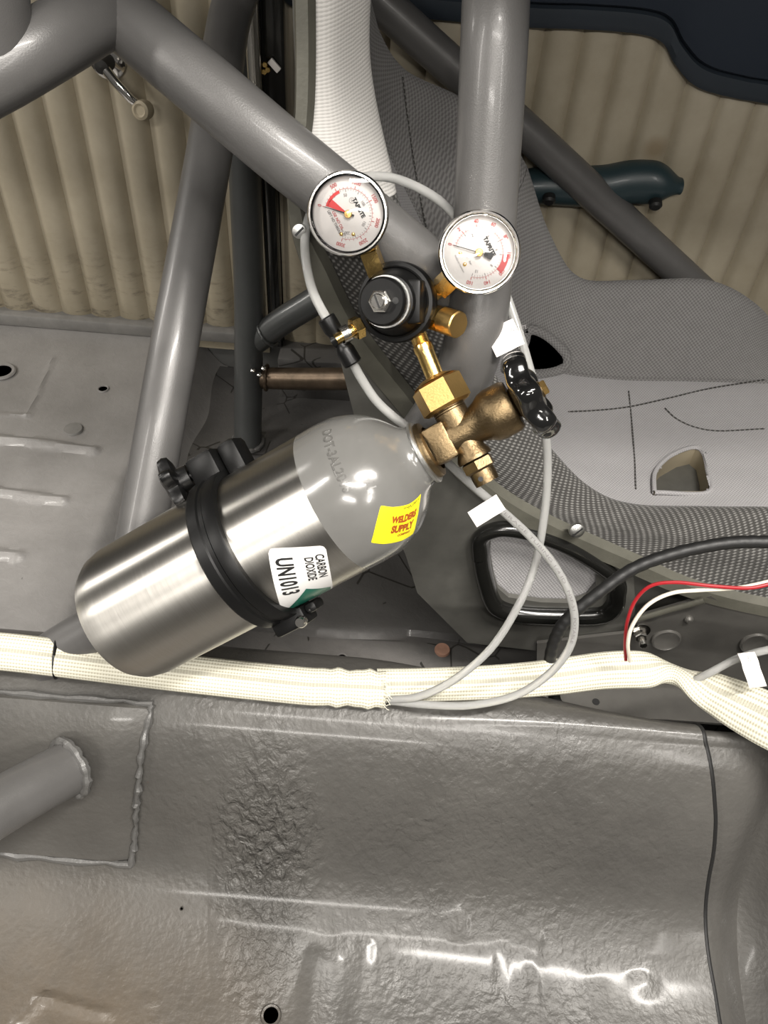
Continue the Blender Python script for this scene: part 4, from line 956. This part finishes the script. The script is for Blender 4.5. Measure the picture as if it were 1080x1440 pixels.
# zip tie round the left sleeve
ztc = onZ(84, 922, .222); zd = (pl_[38]-pl_[30]).normalized(); zm = frame(ztc, zd, (0, -.55, .83))
zp = [zm @ V((.0105*cos(a), .0185*sin(a), .002*sin(a))) for a in [2*pi*i/40 for i in range(41)]]
zt = obj('zip_tie', tube(zp, .0018, 10, cap=False, flat=(lambda k: .0034, lambda k: .0012), upv=None), 'black_plastic'); tag(zt, 'black cable tie round the cream sleeve left of the bottle', 'cable tie')
# corrugated loom
lm = [(1550, 850, .66), (1350, 800, .68), (1150, 765, .70), (1080, 762, .705), (1020, 764, .71), (950, 778, .715), (890, 800, .72), (840, 835, .725), (800, 868, .735), (782, 895, .745), (773, 930, .76), (775, 965, .78), (790, 998, .79), (830, 1020, .80)]
lp_ = cr([P(*q) for q in lm], 22); nL = len(lp_)
lo1 = obj('wire_loom', tube(lp_, lambda k: .0056*(1+.035*sin(k*nL*.95)), 14), 'black_rubber'); tag(lo1, 'black corrugated wire loom arching over the seat shell', 'loom')
wr = obj('wire', tube(cr([P(*q) for q in ((1500, 760, .66), (1300, 782, .67), (1120, 812, .68), (1080, 822, .68), (1050, 827, .68), (1000, 824, .68), (950, 819, .685), (915, 824, .69), (893, 845, .70), (882, 875, .71), (879, 905, .72), (880, 928, .735))], 8), .0016, 8), 'red_wire'); tag(wr, 'red wire looping above the sleeve at right', 'wire')
ww = obj('wire', tube(cr([P(*q) for q in ((1500, 752, .664), (1300, 775, .674), (1120, 806, .684), (1080, 818, .684), (1035, 827, .684), (985, 830, .684), (945, 834, .687), (912, 850, .692), (890, 878, .702), (883, 905, .712), (886, 930, .73))], 8), .0017, 8), 'white_wire'); tag(ww, 'white wire beside the red one looping above the sleeve', 'wire')
ho3 = obj('clear_hose', tube(cr([P(*q) for q in ((970, 960, .76), (1000, 945, .745), (1040, 925, .735), (1090, 912, .72), (1150, 905, .71), (1300, 900, .70), (1500, 915, .69))], 8), .0036, 14), 'hose'); tag(ho3, 'short translucent hose at the right edge with a paper tag', 'hose')
fl3 = flag(ho3, P(1050, 925, .722), P(1066, 966, .705)-P(1050, 925, .722), .0075, 'paper', 'white paper tag hanging from the hose at the right edge')
obj('tag_print', xf(text2d('IN CUTE', .0034, .8), frame(P(1054, 930, .716), -FW, UP*-1+RT*.2)), 'ink_faded', fl3)
